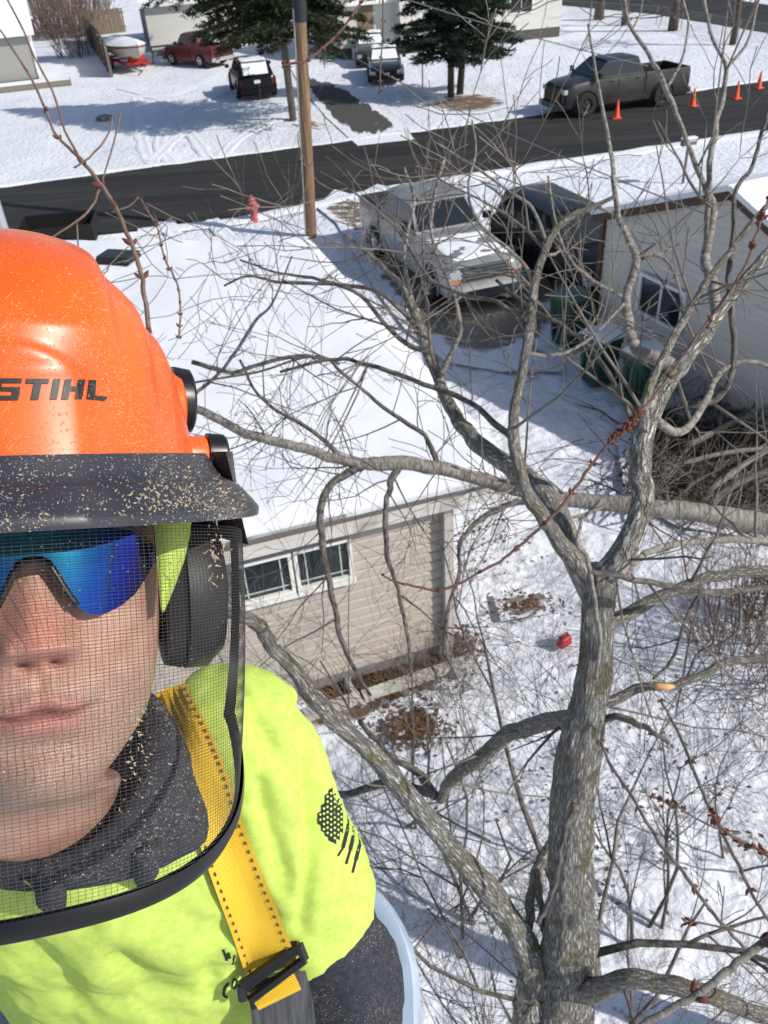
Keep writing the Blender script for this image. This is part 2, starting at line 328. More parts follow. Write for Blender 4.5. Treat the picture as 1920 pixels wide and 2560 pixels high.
# ================================================================ NEAR HOUSE
A0=G(1117,1613,.15)[:2]; B0=G(752,1664+38,.15)[:2]
wdir=np.array([math.cos(rad(196.2)),math.sin(rad(196.2))]); wn=np.array([wdir[1]*-1,wdir[0]])  # wall runs to the left
wn=np.array([-wdir[1],wdir[0]]); wn=wn if wn[1]<0 else -wn                                   # outward = to the camera
hz=math.atan2(-wdir[1],-wdir[0])
house=T('house','snow roofed ranch house with tan lap siding right below the worker','house',(A0[0],A0[1],0),hz)
def wallpt(px,py,o=A0,d=wdir,n=wn):
    r_=ray(px,py); t=((o-CAM[:2])@n)/(r_[:2]@n); p=CAM+r_*t; return -(p[:2]-o)@d*-1*-1,p[2]   # x local (negative to the left), z
def wl(px,py): s,z=wallpt(px,py); return s,z
HT=2.56; HL=9.0
mb=MB(); mb.box((-HL/2,3.6,.08),(HL,7.2,.34)); mb.build('foundation',mat('foundation',(.25,.235,.22),.9,c2=(.18,.165,.15)),house)
mb=MB(); mb.box((-HL/2,3.6,HT/2+.12),(HL-.03,7.17,HT-.24)); mb.build('wall',M_sid,house)
nb=16; bh=(HT-.25)/nb
mb=MB(); mb.add([(-HL,-.052,0),(0,-.052,0),(0,-.044,bh*.66),(-HL,-.044,bh*.66),(0,-.003,bh+.002),(-HL,-.003,bh+.002),(-HL,0,0),(0,0,0),(0,0,bh),(-HL,0,bh)],[(0,1,2,3),(3,2,4,5),(6,7,1,0),(1,7,8,4,2),(0,3,5,9,6),(5,4,8,9)])
sb=mb.build('siding_board',M_sid,house); sb.location=(0,0,.25)
for i in range(1,nb): piece('siding_board',sb.data,house,(0,0,.25+bh*i))
mb=MB(); mb.box((0,-.02,HT/2+.12),(.14,.14,HT-.27)); mb.build('corner_board',mat('corner_trim',(.42,.37,.33),.6),house)
mb=MB(); mb.box((-.03,-.13,HT/2+.1),(.085,.07,HT-.2)); mb.box((-.03,-.3,.1),(.085,.45,.07)); mb.build('downspout',mat('downspout',(.45,.42,.39),.5),house)
# windows from the photo's outline
x1,zt=wl(868,1318); x0,_=wl(615,1390); xm,_=wl(722,1360); _,zb=wl(868,1432); zt=min(zt,2.38)
M_frame=mat('window_vinyl',(.72,.71,.68),.45)
def win(xa,xb,z0,z1,par):
    t=.042; YO=-.032; mb=MB()
    for c,d in (((xa+t/2,-.05,(z0+z1)/2),(t,.07,z1-z0)),((xb-t/2,-.05,(z0+z1)/2),(t,.07,z1-z0)),(((xa+xb)/2,-.052,z0+t/2),(xb-xa-2*t,.075,t)),(((xa+xb)/2,-.052,z1-t/2),(xb-xa-2*t,.075,t))): mb.box((c[0],c[1]+YO,c[2]),d)
    wf=mb.build('window',M_frame,par)
    mb=MB(); mb.box(((xa+xb)/2,-.035+YO,(z0+z1)/2),(xb-xa-2*t,.012,z1-z0-2*t)); mb.build('pane',M_glass,wf)
    mb=MB()
    for x in (xa+t+.09,xb-t-.09): mb.box((x,-.046+YO,(z0+z1)/2),(.016,.01,z1-z0-2*t))
    for z in (z0+t+.07,): mb.box(((xa+xb)/2,-.048+YO,z),(xb-xa-2*t,.008,.016))
    mb.build('muntin',mat('muntin',(.40,.50,.46),.5),wf)
    mb=MB(); mb.box(((xa+xb)/2,-.075+YO,z0-.03),(xb-xa+.04,.10,.03)); mb.build('sill',M_frame,wf)
win(xm+.012,x1,zb,zt,house); win(xm-(x1-xm),xm-.012,zb,zt,house); win(xm-4.2,xm-3.1,zb,zt,house)
# roof: snow covered slab between the eave and the ridge
C0=G(1300,1180,2.75); C1=G(784,613,3.45); C2=G(150,612,3.45); C2=C2+(C2-C1)*.35
ev=np.array([wdir[0],wdir[1],0]); C3=C0+ev*9.6
def quadS(a,b_,c,d,s,t): return (a*(1-s)+b_*s)*(1-t)+(d*(1-s)+c*s)*t
mb=MB();rows=[]
for i in range(61):
    row=[]
    for j in range(61):
        s,t=i/60,j/60; p=quadS(C0,C1,C2,C3,s,t); 
        z=.10+.045*fbm(p[0]*.5,p[1]*.5,2)+.006*fbm(p[0]*5,p[1]*5,2); e=min(s,t,1-t)*60
        if e<2: z*=(.35,.8,1)[int(e)] if e<3 else 1
        row.append(p+np.array([0,0,z]))
    rows.append(row)
mb.grid(rows,flip=True)
for L in ([rows[k][0] for k in range(61)],[rows[k][-1] for k in range(61)],rows[0]):
    mb.grid([L,[q-np.array([0,0,.09]) for q in L]])
bk=C1+np.array([-.29,.957,0])*3.6-np.array([0,0,1.1]); bk2=C2+np.array([-.29,.957,0])*3.6-np.array([0,0,1.1]); sz=np.array([0,0,.05])
mb.add([C1+sz,bk+sz,bk2+sz,C2+sz,C1-sz,bk-sz,bk2-sz,C2-sz],[(0,1,2,3),(7,6,5,4),(0,4,5,1),(1,5,6,2),(3,2,6,7)])
mb.build('roof_snow',M_roofsnow,house,world=True,smooth=60)
mb=MB(); dz=np.array([0,0,.16]); Z1=np.array([0,0,-.002]); bk=C1+np.array([-.29,.957,0])*3.6-np.array([0,0,1.1]); bk2=C2+np.array([-.29,.957,0])*3.6-np.array([0,0,1.1])
V=[C0,C1,C2,C3]; mb.add([v+Z1 for v in V]+[v-dz for v in V],[(0,1,2,3),(7,6,5,4),(0,4,5,1),(3,2,6,7),(0,3,7,4)])
mb.build('roof',mat('roof_shingle',(.16,.15,.15),.9),house,world=True)
mb=MB(); e1=C0-dz*.55-np.array([wn[0],wn[1],0])*-.04; e2=e1+ev*9.6
n3=np.array([wn[0],wn[1],0]); up=np.array([0,0,1.])
pr=[(0,0),(.0,-.11),(.05,-.12),(.11,-.09),(.12,.0),(.105,0),(.09,-.07),(.02,-.09),(.015,0)]
mb.grid([[e+n3*a+up*b_ for a,b_ in pr] for e in (e1,e1+ev*3,e1+ev*6,e2)]); mb.build('gutter',mat('gutter',(.62,.60,.57),.45,c2=(.3,.26,.2),sc=(2,2,2),lo=.55,hi=.7),house,world=True)
mb=MB(); r1=C0-dz; r2=C1-dz; o_=-ev*.02; mb.add([r1+o_+dz*1.02,r2+o_+dz*1.02,r2+o_-dz*.3,r1+o_-dz*.3,r1-o_+dz*1.02,r2-o_+dz*1.02,r2-o_-dz*.3,r1-o_-dz*.3],[(0,1,2,3),(7,6,5,4),(0,4,5,1),(3,2,6,7),(0,3,7,4)])
mb.build('rake_board',mat('rake_board',(.2,.17,.14),.7),house,world=True)
# gable triangle under the rake
mb=MB(); a=np.array([A0[0],A0[1],HT]); rd_=(C1-C0); b_=a+np.array([-.28,.96,0])*6.0; mb.add([a,b_,b_+up*.75,a+up*.06],[(0,1,2,3)]); mb.build('gable_wall',M_sid,house,world=True)
# roof vent box
vz=3.2; vp=G(300,660,3.42); mb=MB(); ux=UV17; 
mb.box((0,0,.16),(.62,.42,.10),top=(.94,.9)); mb.box((0,0,.06),(.5,.34,.14)); mb.add([(-.31,-.21,.11),(-.36,-.28,.02),(-.31,.21,.11),(-.36,.28,.02)],[(0,1,3,2)])
vt=T('roof_vent','low black metal vent box on the snowy roof','vent',vp-np.array([0,0,.03]),rad(-18)); vt.parent=None; mb.build('vent_hood',M_black,vt)
pp=D(22,610,13); mb=MB(); pb=G(30,640,3.45); o=T('vent_pipe','grey metal pipe standing on the roof above the orange helmet','pipe',(pb[0],pb[1],3.35)); mb.lathe([(.085,0),(.085,1.05),(.07,1.05),(.07,.9)],n=16); mb.build('pipe',mat('galvanised',(.45,.48,.52),.45,.6),o)
# black open trailer at the roadside, left
o=T('trailer','black open topped utility trailer at the near edge of the street','trailer',G(165,632),rad(8)); mb=MB()
mb.box((0,0,.45),(2.1,1.5,.06)); 
for c,d in (((0,-.73,.72),(2.1,.04,.5)),((0,.73,.72),(2.1,.04,.5)),((-1.03,0,.72),(.04,1.42,.5)),((1.03,0,.72),(.04,1.42,.5))): mb.box(c,d)
mb.build('bed',mat('black_metal',(.006,.006,.006),.7),o)
for s in (-1,1):
    mb=MB(); mb.lathe([(.02,-.09),(.26,-.09),(.3,-.06),(.3,.06),(.26,.09),(.02,.09)],c=(0,s*.86,.3),n=20,axis='y'); mb.build('wheel',M_rub,o)
mb=MB(); mb.box((1.6,0,.45),(1.2,.08,.08)); mb.build('tow_bar',M_black,o)
# ================================================================ RIGHT GARAGE (gable end toward the camera's left)
g0=G(1483,850)[:2]; gd=np.array([math.cos(rad(-67)),math.sin(rad(-67))]); gn=np.array([gd[1],-gd[0]]); gn=gn if gn[0]<0 else -gn
def gw(px,py):
    r_=ray(px,py); t=((g0-CAM[:2])@gn)/(r_[:2]@gn); p=CAM+r_*t; return (p[:2]-g0)@gd,p[2]
gs0,gz0=gw(1497,532); gs1,gz1=gw(1840,484); gs2,gz2=gw(1925,548)
garage=T('garage','grey sided garage with brown roof edge at the right side','garage',(g0[0],g0[1],0),rad(-67))   # local x along wall, y = +90deg
# local y direction = (sin67, cos67): away from the camera's left -> inside of the garage
GW=2*gs1; zt0=gz0-.0; zpk=gz1
print('GARAGE',gs0,gz0,gs1,gz1,gs2,gz2)
GH=min(gz0,gz1-.3)
mb=MB(); mb.add([(0,.03,0),(GW,.03,0),(GW,.03,GH),(GW/2,.03,zpk),(0,.03,GH),(0,7,0),(GW,7,0),(GW,7,GH),(GW/2,7,zpk),(0,7,GH)],[(4,3,2,1,0),(5,6,7,8,9),(0,5,9,4),(1,2,7,6)]); mb.build('wall',M_gsid,garage)
k=int(zpk/.13); 
for i in range(k):
    z=i*.13+.05; zz_ok=True
    def half(zz): return GW/2 if zz<=GH else max(.02,GW/2*(zpk-zz)/(zpk-GH))
    a,b_=half(z),half(min(z+.13,zpk)); mb=MB()
    m_=(a+b_)/2 if zz_ok else a; mb.add([(GW/2-a,-.008,z),(GW/2+a,-.008,z),(GW/2+m_,.001,z+.09),(GW/2-m_,.001,z+.09),(GW/2+b_,.018,z+.131),(GW/2-b_,.018,z+.131),(GW/2-a,.028,z),(GW/2+a,.028,z)],[(0,1,2,3),(3,2,4,5),(6,7,1,0)]); mb.build('siding_board',M_gsid,garage)
M_brown=mat('brown_fascia',(.10,.05,.032),.6,c2=(.07,.035,.022))
sl_=math.atan2(zpk-GH,GW/2)
for s in (-1,1):
    mb=MB(); L=GW/2/math.cos(sl_)+.28; cx=GW/2+s*(L/2-.0)*math.cos(sl_); cz=zpk-(L/2)*math.sin(sl_)+.02
    ax=(np.array([math.cos(sl_)*s,0,-math.sin(sl_)]),np.array([0,1.,0]),np.array([math.sin(sl_)*s,0,math.cos(sl_)]))
    mb.box((cx,-.10,cz),(L,.045,.20),ax=ax); mb.build('rake_board',M_brown,garage)
    mb=MB(); mb.box((cx,3.42,cz+.1),(L,7.2,.09),ax=ax); mb.build('roof',M_roofsnow if s>0 else M_roofsnow,garage)
mb=MB(); mb.box((.0,-.01,GH/2),(.12,.1,GH)); mb.build('corner_board',M_brown,garage)
wa,wz=gw(1612,690); wb_,wz2=gw(1712,800); 
print('GWIN',wa,wz,wb_,wz2)
wx0,wx1=gw(1600,745)[0],gw(1712,800)[0]; wzt=gw(1650,700)[1]; wzb=gw(1650,800)[1]
mb=MB(); t=.07; 
for c,d in (((wx0+t/2,-.03,(wzt+wzb)/2),(t,.06,wzt-wzb)),((wx1-t/2,-.03,(wzt+wzb)/2),(t,.06,wzt-wzb)),(((wx0+wx1)/2,-.033,wzb),(wx1-wx0,.07,.06)),(((wx0+wx1)/2,-.033,wzt),(wx1-wx0,.07,.06)),(((wx0+wx1)/2,-.03,(wzt+wzb)/2),(.04,.05,wzt-wzb-.07))): mb.box((c[0],c[1]-.03,c[2]),d)
wf=mb.build('window',M_white,garage); mb=MB(); mb.box(((wx0+wx1)/2,-.044,(wzt+wzb)/2),(wx1-wx0-.13,.01,wzt-wzb-.07)); mb.build('pane',M_glass,wf)
# ================================================================ FAR HOUSES
M_wsid=mat('white_siding',(.74,.73,.68),.6,c2=(.68,.67,.62),sc=(.5,.5,14))
def lap(m,n=9.):
    nt=m.node_tree;nn=nt.nodes;l=nt.links; w_=nn.new('ShaderNodeTexWave'); w_.bands_direction='Z'; w_.wave_profile='SAW'; w_.inputs['Scale'].default_value=n*.32
    tc=nn.new('ShaderNodeTexCoord'); l.new(tc.outputs['Object'],w_.inputs[0]); b=nn.new('ShaderNodeBump'); b.inputs['Distance'].default_value=.02; l.new(w_.outputs[1],b.inputs['Height']); l.new(b.outputs[0],nn['Principled BSDF'].inputs['Normal'])
    return m
lap(M_wsid); M_gfar=lap(mat('grey_far_siding',(.36,.355,.34),.7)); M_wshade=lap(mat('shaded_white_siding',(.30,.31,.34),.7))  # blue grey copy of the white siding puts side wall shade into colour
def farhouse(label,o,rz,W_,Dp,H_,rise,mw,wins=(),ridge='x',found=.35,side=None,over=.4,cat='house',name='house',doors=()):
    h=T(name,label,cat,(o[0],o[1],0),rz)    # origin: front right corner; x runs left to right (negative to left)
    mb=MB(); mb.box((-W_/2,Dp/2,found/2),(W_-.06,Dp-.06,found)); mb.build('foundation',mat('dark_foundation',(.09,.085,.08),.9),h)
    mb=MB(); z0=found
    V=[(-W_,0,z0),(0,0,z0),(0,Dp,z0),(-W_,Dp,z0),(-W_,0,H_),(0,0,H_),(0,Dp,H_),(-W_,Dp,H_)]
    if ridge=='x': V+=[(-W_,Dp/2,H_+rise),(0,Dp/2,H_+rise)]; mb.add(V,[(0,1,5,4),(2,3,7,6)],0); mb.add(V,[(1,2,6,9,5),(3,0,4,8,7)],1)
    else: V+=[(-W_/2,0,H_+rise),(-W_/2,Dp,H_+rise)]; mb.add(V,[(0,1,5,8,4),(2,3,7,9,6)],0); mb.add(V,[(1,2,6,5),(3,0,4,7)],1)
    mb.build('wall',[mw,side or mw],h)
    n_=max(1,int(1))
    for s in (0,1):
        mb=MB()
        if ridge=='x':
            y0=-over if s==0 else Dp+over; zl=H_-rise/(Dp/2)*over
            a=[(-W_-over,y0,zl),(over,y0,zl),(over,Dp/2,H_+rise),(-W_-over,Dp/2,H_+rise)]
        else:
            x0=-W_-over if s==0 else over; zl=H_-rise/(W_/2)*over
            a=[(x0,-over,zl),(-W_/2,-over,H_+rise),(-W_/2,Dp+over,H_+rise),(x0,Dp+over,zl)]
        mb.add([(x,y,z+.14) for x,y,z in a]+[(x,y,z+.02) for x,y,z in a],[(0,1,2,3),(7,6,5,4),(0,4,5,1),(1,5,6,2),(2,6,7,3),(3,7,4,0)])
        rf=mb.build('roof',M_roofsnow,h)
        mb=MB()
        if ridge=='x' : mb.box((-W_/2,a[0][1],a[0][2]-.06),(W_+2*over,.05,.17))
        else: mb.tube([(a[0][0],-over-.03,a[0][2]-.05),(a[1][0],-over-.03,a[1][2]-.05)],.09,4)
        mb.build('fascia',M_white,h)
    for (xa,xb,za,zb_) in wins:
        mb=MB(); mb.box(((xa+xb)/2,-.03,(za+zb_)/2),(xb-xa,.08,zb_-za)); wf=mb.build('window',M_white,h)
        nn_=2
        for q in range(nn_):
            w2=(xb-xa-.12)/nn_; mb=MB(); mb.box((xa+.06+w2*(q+.5),-.076,(za+zb_)/2),(w2-.05,.02,zb_-za-.16)); mb.build('pane',M_glass,wf)
    for (xa,xb,za,zb_,m) in doors:
        mb=MB(); mb.box(((xa+xb)/2,-.03,(za+zb_)/2),(xb-xa,.07,zb_-za)); mb.build('door',m,h)
    return h
def aim(a,b_): d=G(*b_)-G(*a); return math.atan2(d[1],d[0])
wr=G(1400,90); RZ=rad(14)
h=farhouse('long white sided house behind the big pine, dark foundation',wr,RZ,14.6,8,3.1,1.8,M_wsid,wins=((-3.6,-2.0,1.5,2.75),(-8.2,-6.2,1.3,2.75)),found=.55)
mb=MB(); mb.box((-9.6,-.5,1.9),(2.9,1.0,2.6)); mb.build('bay_wall',M_wsid,h)
mb=MB(); mb.box((-9.6,-.55,3.24),(3.3,1.5,.1)); mb.build('porch_roof',M_roofsnow,h)
mb=MB(); mb.box((-12.9,-.04,1.75),(.95,.06,2.1)); mb.build('door',mat('brown_door',(.2,.15,.1)),h)
mb=MB(); mb.box((-12.9,-.7,.3),(2.0,1.3,.6)); mb.build('porch_step',mat('concrete_step',(.5,.5,.5),.9),h)
gg=G(575,108); gl=G(382,133); 
gr=math.atan2(gg[1]-gl[1],gg[0]-gl[0])
farhouse('white garage with side wall coloured dark for shade behind the old red pickup',G(800,88),RZ,float(np.linalg.norm(G(800,88)[:2]-gl[:2])),9,2.95,1.5,M_wsid,wins=((-4.0,-2.6,1.2,2.4),),side=M_wshade,name='garage',cat='garage',found=.1)
lh=G(101,212); farhouse('grey sided house with snowy roof at the far left edge',lh,rad(17),11,9,2.9,1.7,M_gfar,wins=((-3.6,-2.4,1.2,2.4),),side=M_wsid)
o=T('front_walk','raised stone edged front walk beside the grey house','walkway',(lh[0],lh[1],0),rad(17)); mb=MB(); mb.box((-3.5,-.75,.14),(10.5,1.1,.28)); mb.build('slab',mat('stone_edge',(.20,.18,.15),.9),o); mb=MB(); mb.box((-3.5,-.75,.31),(10.4,1.0,.06)); mb.build('snow_cover',M_roofsnow,o)
mb=MB(); mb.box((.12,-.05,1.45),(.14,.14,2.8)); o2=T('porch_post','white corner post of the grey house at far left','post',(lh[0],lh[1],0),rad(17)); mb.build('post',M_white,o2)
# ================================================================ FENCES
def fence(label,a,b_,h,m,bw=.14,name='wooden_fence',lean=0,step=None):
    a=np.array(a[:2]);b_=np.array(b_[:2]); L=np.linalg.norm(b_-a); rz=math.atan2(*(b_-a)[::-1]); o=T(name,label,'fence',(a[0],a[1],0),rz); n=int(L/(step or bw+.008)); n=min(n,150)
    mb=MB(); mb.box((0,0,h/2),(bw,.02,h)); first=mb.build('board',m,o); first.location=(bw/2,R.uniform(-.01,.01),0)
    for i in range(1,n): piece('board',first.data,o,((i+.5)*(step or bw+.008),R.uniform(-.012,.012),R.uniform(-.04,.02)),(R.uniform(-.02,.02),R.uniform(-.015,.015),0))
    mb=MB()
    for z in (.35,h-.35): mb.box((L/2,.04,z),(L,.05,.09))
    mb.build('rail',m,o)
    for i in range(int(L/2.4)+1): mb=MB(); mb.box((min(i*2.4,L),.1,h/2),(.1,.1,h)); mb.build('post',m,o)
    return o
fence('weathered grey stockade fence standing left of the covered boat',G(283,192),G(222,100),1.85,M_wood)
fence('tan wooden fence behind the boat by the far shed',G(208,92),G(318,78),1.7,mat('tan_fence',(.20,.15,.10),.8,c2=(.13,.10,.07),sc=(2,2,20)))
def chain(label,a,b_,h=1.1):
    a=np.array(a[:2]);b_=np.array(b_[:2]); L=np.linalg.norm(b_-a); rz=math.atan2(*(b_-a)[::-1]); o=T('chain_link_fence',label,'fence',(a[0],a[1],0),rz); M=mat('fence_wire',(.3,.3,.3),.5,.5)
    n=int(L/3)+1
    for i in range(n+1): mb=MB(); mb.tube([(L*i/n,0,0),(L*i/n,0,h+.03)],.025,6); mb.build('post',M,o)
    mb=MB(); mb.tube([(0,0,h),(L,0,h)],.018,5); mb.build('rail',M,o)
    mb=MB(); q=.12; 
    for i in range(int(L/q)):
        x=i*q
        for s in (1,-1): mb.tube([(x,0,.03) if s>0 else (x+h,0,.03),(x+h,0,h) if s>0 else (x,0,h)],.003,3,cap=False)
    mb.build('mesh_wire',M,o,kind='stuff')
chain('chain link fence along the side road at top right',G(1402,45),G(1640,62)); chain('chain link fence along the side road beyond the bare trunks',G(1640,62),G(1925,118))
chain('low chain link fence under the brown bush at top left',G(85,120),G(218,112))
# ================================================================ VEHICLES
def wheel(o,x,y,r,wd,hub):
    s=1 if y>0 else -1; q=MB(); q.lathe([(r*.62,-wd/2),(r*.92,-wd/2),(r,-wd*.36),(r,wd*.36),(r*.92,wd/2),(r*.62,wd/2)],c=(x,y,r),n=24,axis='y'); tw=q.build('wheel',M_rub,o,smooth=40)
    q=MB(); q.lathe([(.0,s*wd*.30),(r*.2,s*wd*.34),(r*.24,s*wd*.26),(r*.5,s*wd*.2),(r*.56,s*wd*.45),(r*.64,s*wd*.49)],c=(x,y,r),n=20,axis='y')
    for k in range(5):
        t=k*2*math.pi/5; q.box((x+math.cos(t)*r*.36,y+s*wd*.30,r+math.sin(t)*r*.36),(r*.42,.03,r*.12),ax=(np.array([math.cos(t),0,math.sin(t)]),np.array([0,1,0]),np.array([-math.sin(t),0,math.cos(t)])))
    q.build('rim',hub,tw,smooth=30)
def ringloft(st,n=3):
    """stations: x, half width, z bottom, z top, shoulder inset -> smooth closed hull"""
    P=[]
    for x,w_,zb_,zt_,ins in st:
        h_=zt_-zb_; half=[(0,zb_),(w_*.86,zb_),(w_*.985,zb_+h_*.10),(w_,zb_+h_*.38),(w_*.99,zb_+h_*.66),(w_*.965,zb_+h_*.86),(w_*(.93-ins),zb_+h_*.965),(w_*(.80-ins),zt_),(0,zt_+.012)]
        P.append([(x,y,z) for y,z in half]+[(x,-y,z) for y,z in half[-2:0:-1]])
    return P
def vehicle(name,label,cat,loc,rz,paint,kind,dims,hub=None,snowy=False,grille=None,extras=()):
    L,W_,H_,r,belt,hood=dims; o=T(name,label,cat,(loc[0],loc[1],.0),rz); w_=W_/2; hub=hub or M_chrome; fx=L/2; g=r*.62
    # body hull from bumper to bumper, x forward
    cab0,cab1=kind['cab']                      # rear and front foot of the glasshouse
    rear_top=kind.get('deck',belt)
    st=[(-fx,w_*.86,g+.12,rear_top-.10,0),(-fx+.06,w_*.94,g+.02,rear_top-.02,0),(-fx+.25,w_*.99,g,rear_top,0),(cab0-.05,w_,g,rear_top,0),(cab0+.02,w_,g,belt,0),(cab1-.25,w_,g,belt,0),(cab1,w_,g,belt-.01,.02),(cab1+.25,w_*.995,g,hood+.03,.02),(fx-.45,w_*.98,g,hood-.02,.03),(fx-.14,w_*.94,g,hood-.10,.05),(fx-.03,w_*.88,g+.02,hood-.17,.06),(fx,w_*.84,g+.08,hood-.24,.06)]
    mb=MB(); P=ringloft(st)
    if kind.get('bed'): # open box behind the cab
        P2=[p for p in P if p[0][0]>=cab0-.06]; mb.grid(P2,cv=True); mb.add(P2[0],[tuple(range(16))]); mb.add(P2[-1],[tuple(range(16))]); body=mb.build('body',paint,o,smooth=32)
        b1=cab0-.08; b0=-fx; mb=MB(); bl=b1-b0
        for s in (-1,1):
            mb.grid([[(x,s*w_*a,z) for a,z in ((.80,g),(.97,g+.1),(1,g+(belt-g)*.45),(.985,belt-.12),(.95,belt),(.86,belt),(.86,g+.30))] for x in (b0,b0+.04,b1)])
        mb.box(((b0+b1)/2,0,g+.28),(bl-.02,W_*.9,.06)); mb.box((b1-.03,0,(g+belt)/2+.1),(.05,W_*.86,belt-g-.25)); mb.build('cargo_bed',paint,o,smooth=32)
        mb=MB(); mb.box((b0+.03,0,(g+belt)/2+.08),(.07,W_*.93,belt-g-.12)); tg=mb.build('tailgate',paint,o)
        if kind['bed']=='cover': mb=MB(); mb.box(((b0+b1)/2+.02,0,belt+.01),(bl-.1,W_*.9,.05)); mb.build('bed_cover',mat('black_tonneau',(.03,.032,.035),.6),o)
        mb=MB(); mb.box((-fx-.08,0,g+.22),(.16,W_*.95,.2)); mb.build('bumper',M_chrome if kind.get('chrome') else M_black,o)
    else:
        mb.grid(P,cv=True); mb.add(P[0],[tuple(range(16))]); mb.add(P[-1],[tuple(range(16))]); body=mb.build('body',paint,o,smooth=32)
        mb=MB(); mb.box((-fx-.03,0,g+.2),(.16,W_*.93,.24)); mb.build('bumper',paint,o)
    # glasshouse
    t0,t1=kind['roof']; wi=w_*.90; wt=w_*.74; zb_=belt-.02; zt_=H_
    A=[(cab0,-wi,zb_),(cab1,-wi,zb_),(cab1,wi,zb_),(cab0,wi,zb_)]; B=[(t0,-wt,zt_-.05),(t1,-wt,zt_-.05),(t1,wt,zt_-.05),(t0,wt,zt_-.05)]
    mb=MB(); mb.add(A+B,[(0,1,5,4),(1,2,6,5),(2,3,7,6),(3,0,4,7),(4,5,6,7)]); mb.build('cabin_frame',paint,o)
    mb=MB(); rows=[]
    for u,x in enumerate(np.linspace(t0-.04,t1+.05,9)):
        e=1-abs(u/4-1)**4*.5; rows.append([(x,y*wt*1.02,zt_-.055+.075*(1-abs(y)**3)*e) for y in np.linspace(-1,1,11)])
    mb.grid(rows); rf=mb.build('roof_panel',kind.get('roofmat',paint),o,smooth=180)
    def pane(nm,q,inset=.10,off=.012):
        q=[np.array(p,float) for p in q]; c=sum(q)/4; nn_=np.cross(q[1]-q[0],q[3]-q[0]); nn_/=np.linalg.norm(nn_); 
        if nn_@(c-np.array([(cab0+cab1)/2,0,belt]))<0: nn_=-nn_
        def ip(s,t): return (q[0]*(1-s)+q[1]*s)*(1-t)+(q[3]*(1-s)+q[2]*s)*t
        a=[ip(s,t) for s,t in ((inset*.5,inset),(1-inset*.5,inset),(1-inset*.5,1-inset),(inset*.5,1-inset))]
        mb=MB(); mb.add([p+nn_*off for p in a]+[p-nn_*.004 for p in a],[(0,1,2,3),(0,4,5,1),(1,5,6,2),(2,6,7,3),(3,7,4,0)]); mb.build(nm,kind.get('snowglass') if (kind.get('snowglass') and nm=='windshield') else M_glass,o)
    pane('windshield',(A[1],A[2],B[2],B[1])); pane('rear_window',(A[3],A[0],B[0],B[3]),.14)
    nd=kind.get('side',2)
    for s,(i0,i1) in ((-1,(0,1)),(1,(3,2))):
        for k in range(nd):
            a=np.array(A[i0]);b_=np.array(A[i1]);c=np.array(B[i1]);d=np.array(B[i0]); lo,hi=k/nd,(k+1)/nd
            pane('side_window',(a+(b_-a)*lo,a+(b_-a)*hi,d+(c-d)*hi,d+(c-d)*lo),.11)
            mb=MB(); hx=cab0+(cab1-cab0)*(lo+hi)/2-.1; mb.box((hx-.2,s*w_*1.002,belt-.16),(.16,.03,.035)); mb.build('door_handle',kind.get('trim',M_black),o)
            sx=cab0+(cab1-cab0)*lo; mb=MB(); mb.box((sx,s*(w_*.997),(g+belt)/2),(.014,.012,belt-g-.2)); mb.build('door_seam',M_black,o)
        mb=MB(); mb.box((cab1-.22,s*(w_+.13),belt+.12),(.1,.2,.22 if kind.get('bigmirror') else .15)); mb.build('mirror',kind.get('trim',M_black),o)
        for x in (-fx+kind['ax'][0],fx-kind['ax'][1]):
            # black disc on the body stands in for wheel well shade, plus lip
            mb=MB(); n_=18; ring=[(x+math.cos(t)*(r+.09),s*(w_*.97+.028),max(g+.01,r+math.sin(t)*(r+.09))) for t in np.linspace(math.pi*1.12,-math.pi*.12,n_)]
            mb.add([(x,s*(w_*.97+.028),g+.01)]+ring,[(0,i,i+1) for i in range(1,n_)]); mb.build('wheel_well_shade',M_rub,o)
            mb=MB(); mb.tube([(p[0],p[1]*1.0,p[2]) for p in ring],.03,5); mb.build('arch_trim',kind.get('arch',paint),o)
            wheel(o,x,s*(w_-.09+kind.get('poke',.02)),r,.26,hub)
    # front end
    gm,gz,gw_=grille or (M_black,(g+.32,hood-.22),.62)
    mb=MB(); mb.box((fx-.0,0,sum(gz)/2),(.09,W_*gw_,gz[1]-gz[0])); gr_=mb.build('grille',gm,o)
    mb=MB()
    for k in range(4): mb.box((fx+.05,0,gz[0]+(gz[1]-gz[0])*(k+.5)/4),(.02,W_*gw_*.92,.025))
    mb.build('grille_bar',kind.get('gbar',M_black),gr_)
    mb=MB(); mb.box((fx+.06,0,g+.16),(.2,W_*.95,.22)); mb.build('bumper',M_chrome if kind.get('chrome') else kind.get('bump',M_black),o)
    for s in (-1,1):
        mb=MB(); mb.box((fx-.05,s*w_*.76,hood-.31),(.16,W_*.155,.17)); mb.build('headlight',mat('headlamp_glass',(.55,.57,.58),.12,.2),o)
        mb=MB(); mb.box((-fx+.02,s*w_*.84,belt-.28),(.1,W_*.09,.26)); mb.build('tail_light',mat('tail_lamp',(.12,.012,.01),.3),o)
    for e in extras: e(o)
    if snowy:
        for nm,x0,x1,zz,ww in snowy:
            mb=MB(); rows=[]
            for u in range(15):
                row=[]
                for v in range(15):
                    x=x0+(x1-x0)*u/14; y=(v/7-1)*ww*w_; e=min(u,14-u,v,14-v); h_=(.0 if e==0 else .045+.03*fbm(x*3,y*3,loc[0])); z0=zz(x,y) if callable(zz) else zz
                    row.append((x,y,z0+h_))
                rows.append(row)
            mb.grid(rows); mb.build('snow_cover',M_roofsnow,o,smooth=180)
    return o
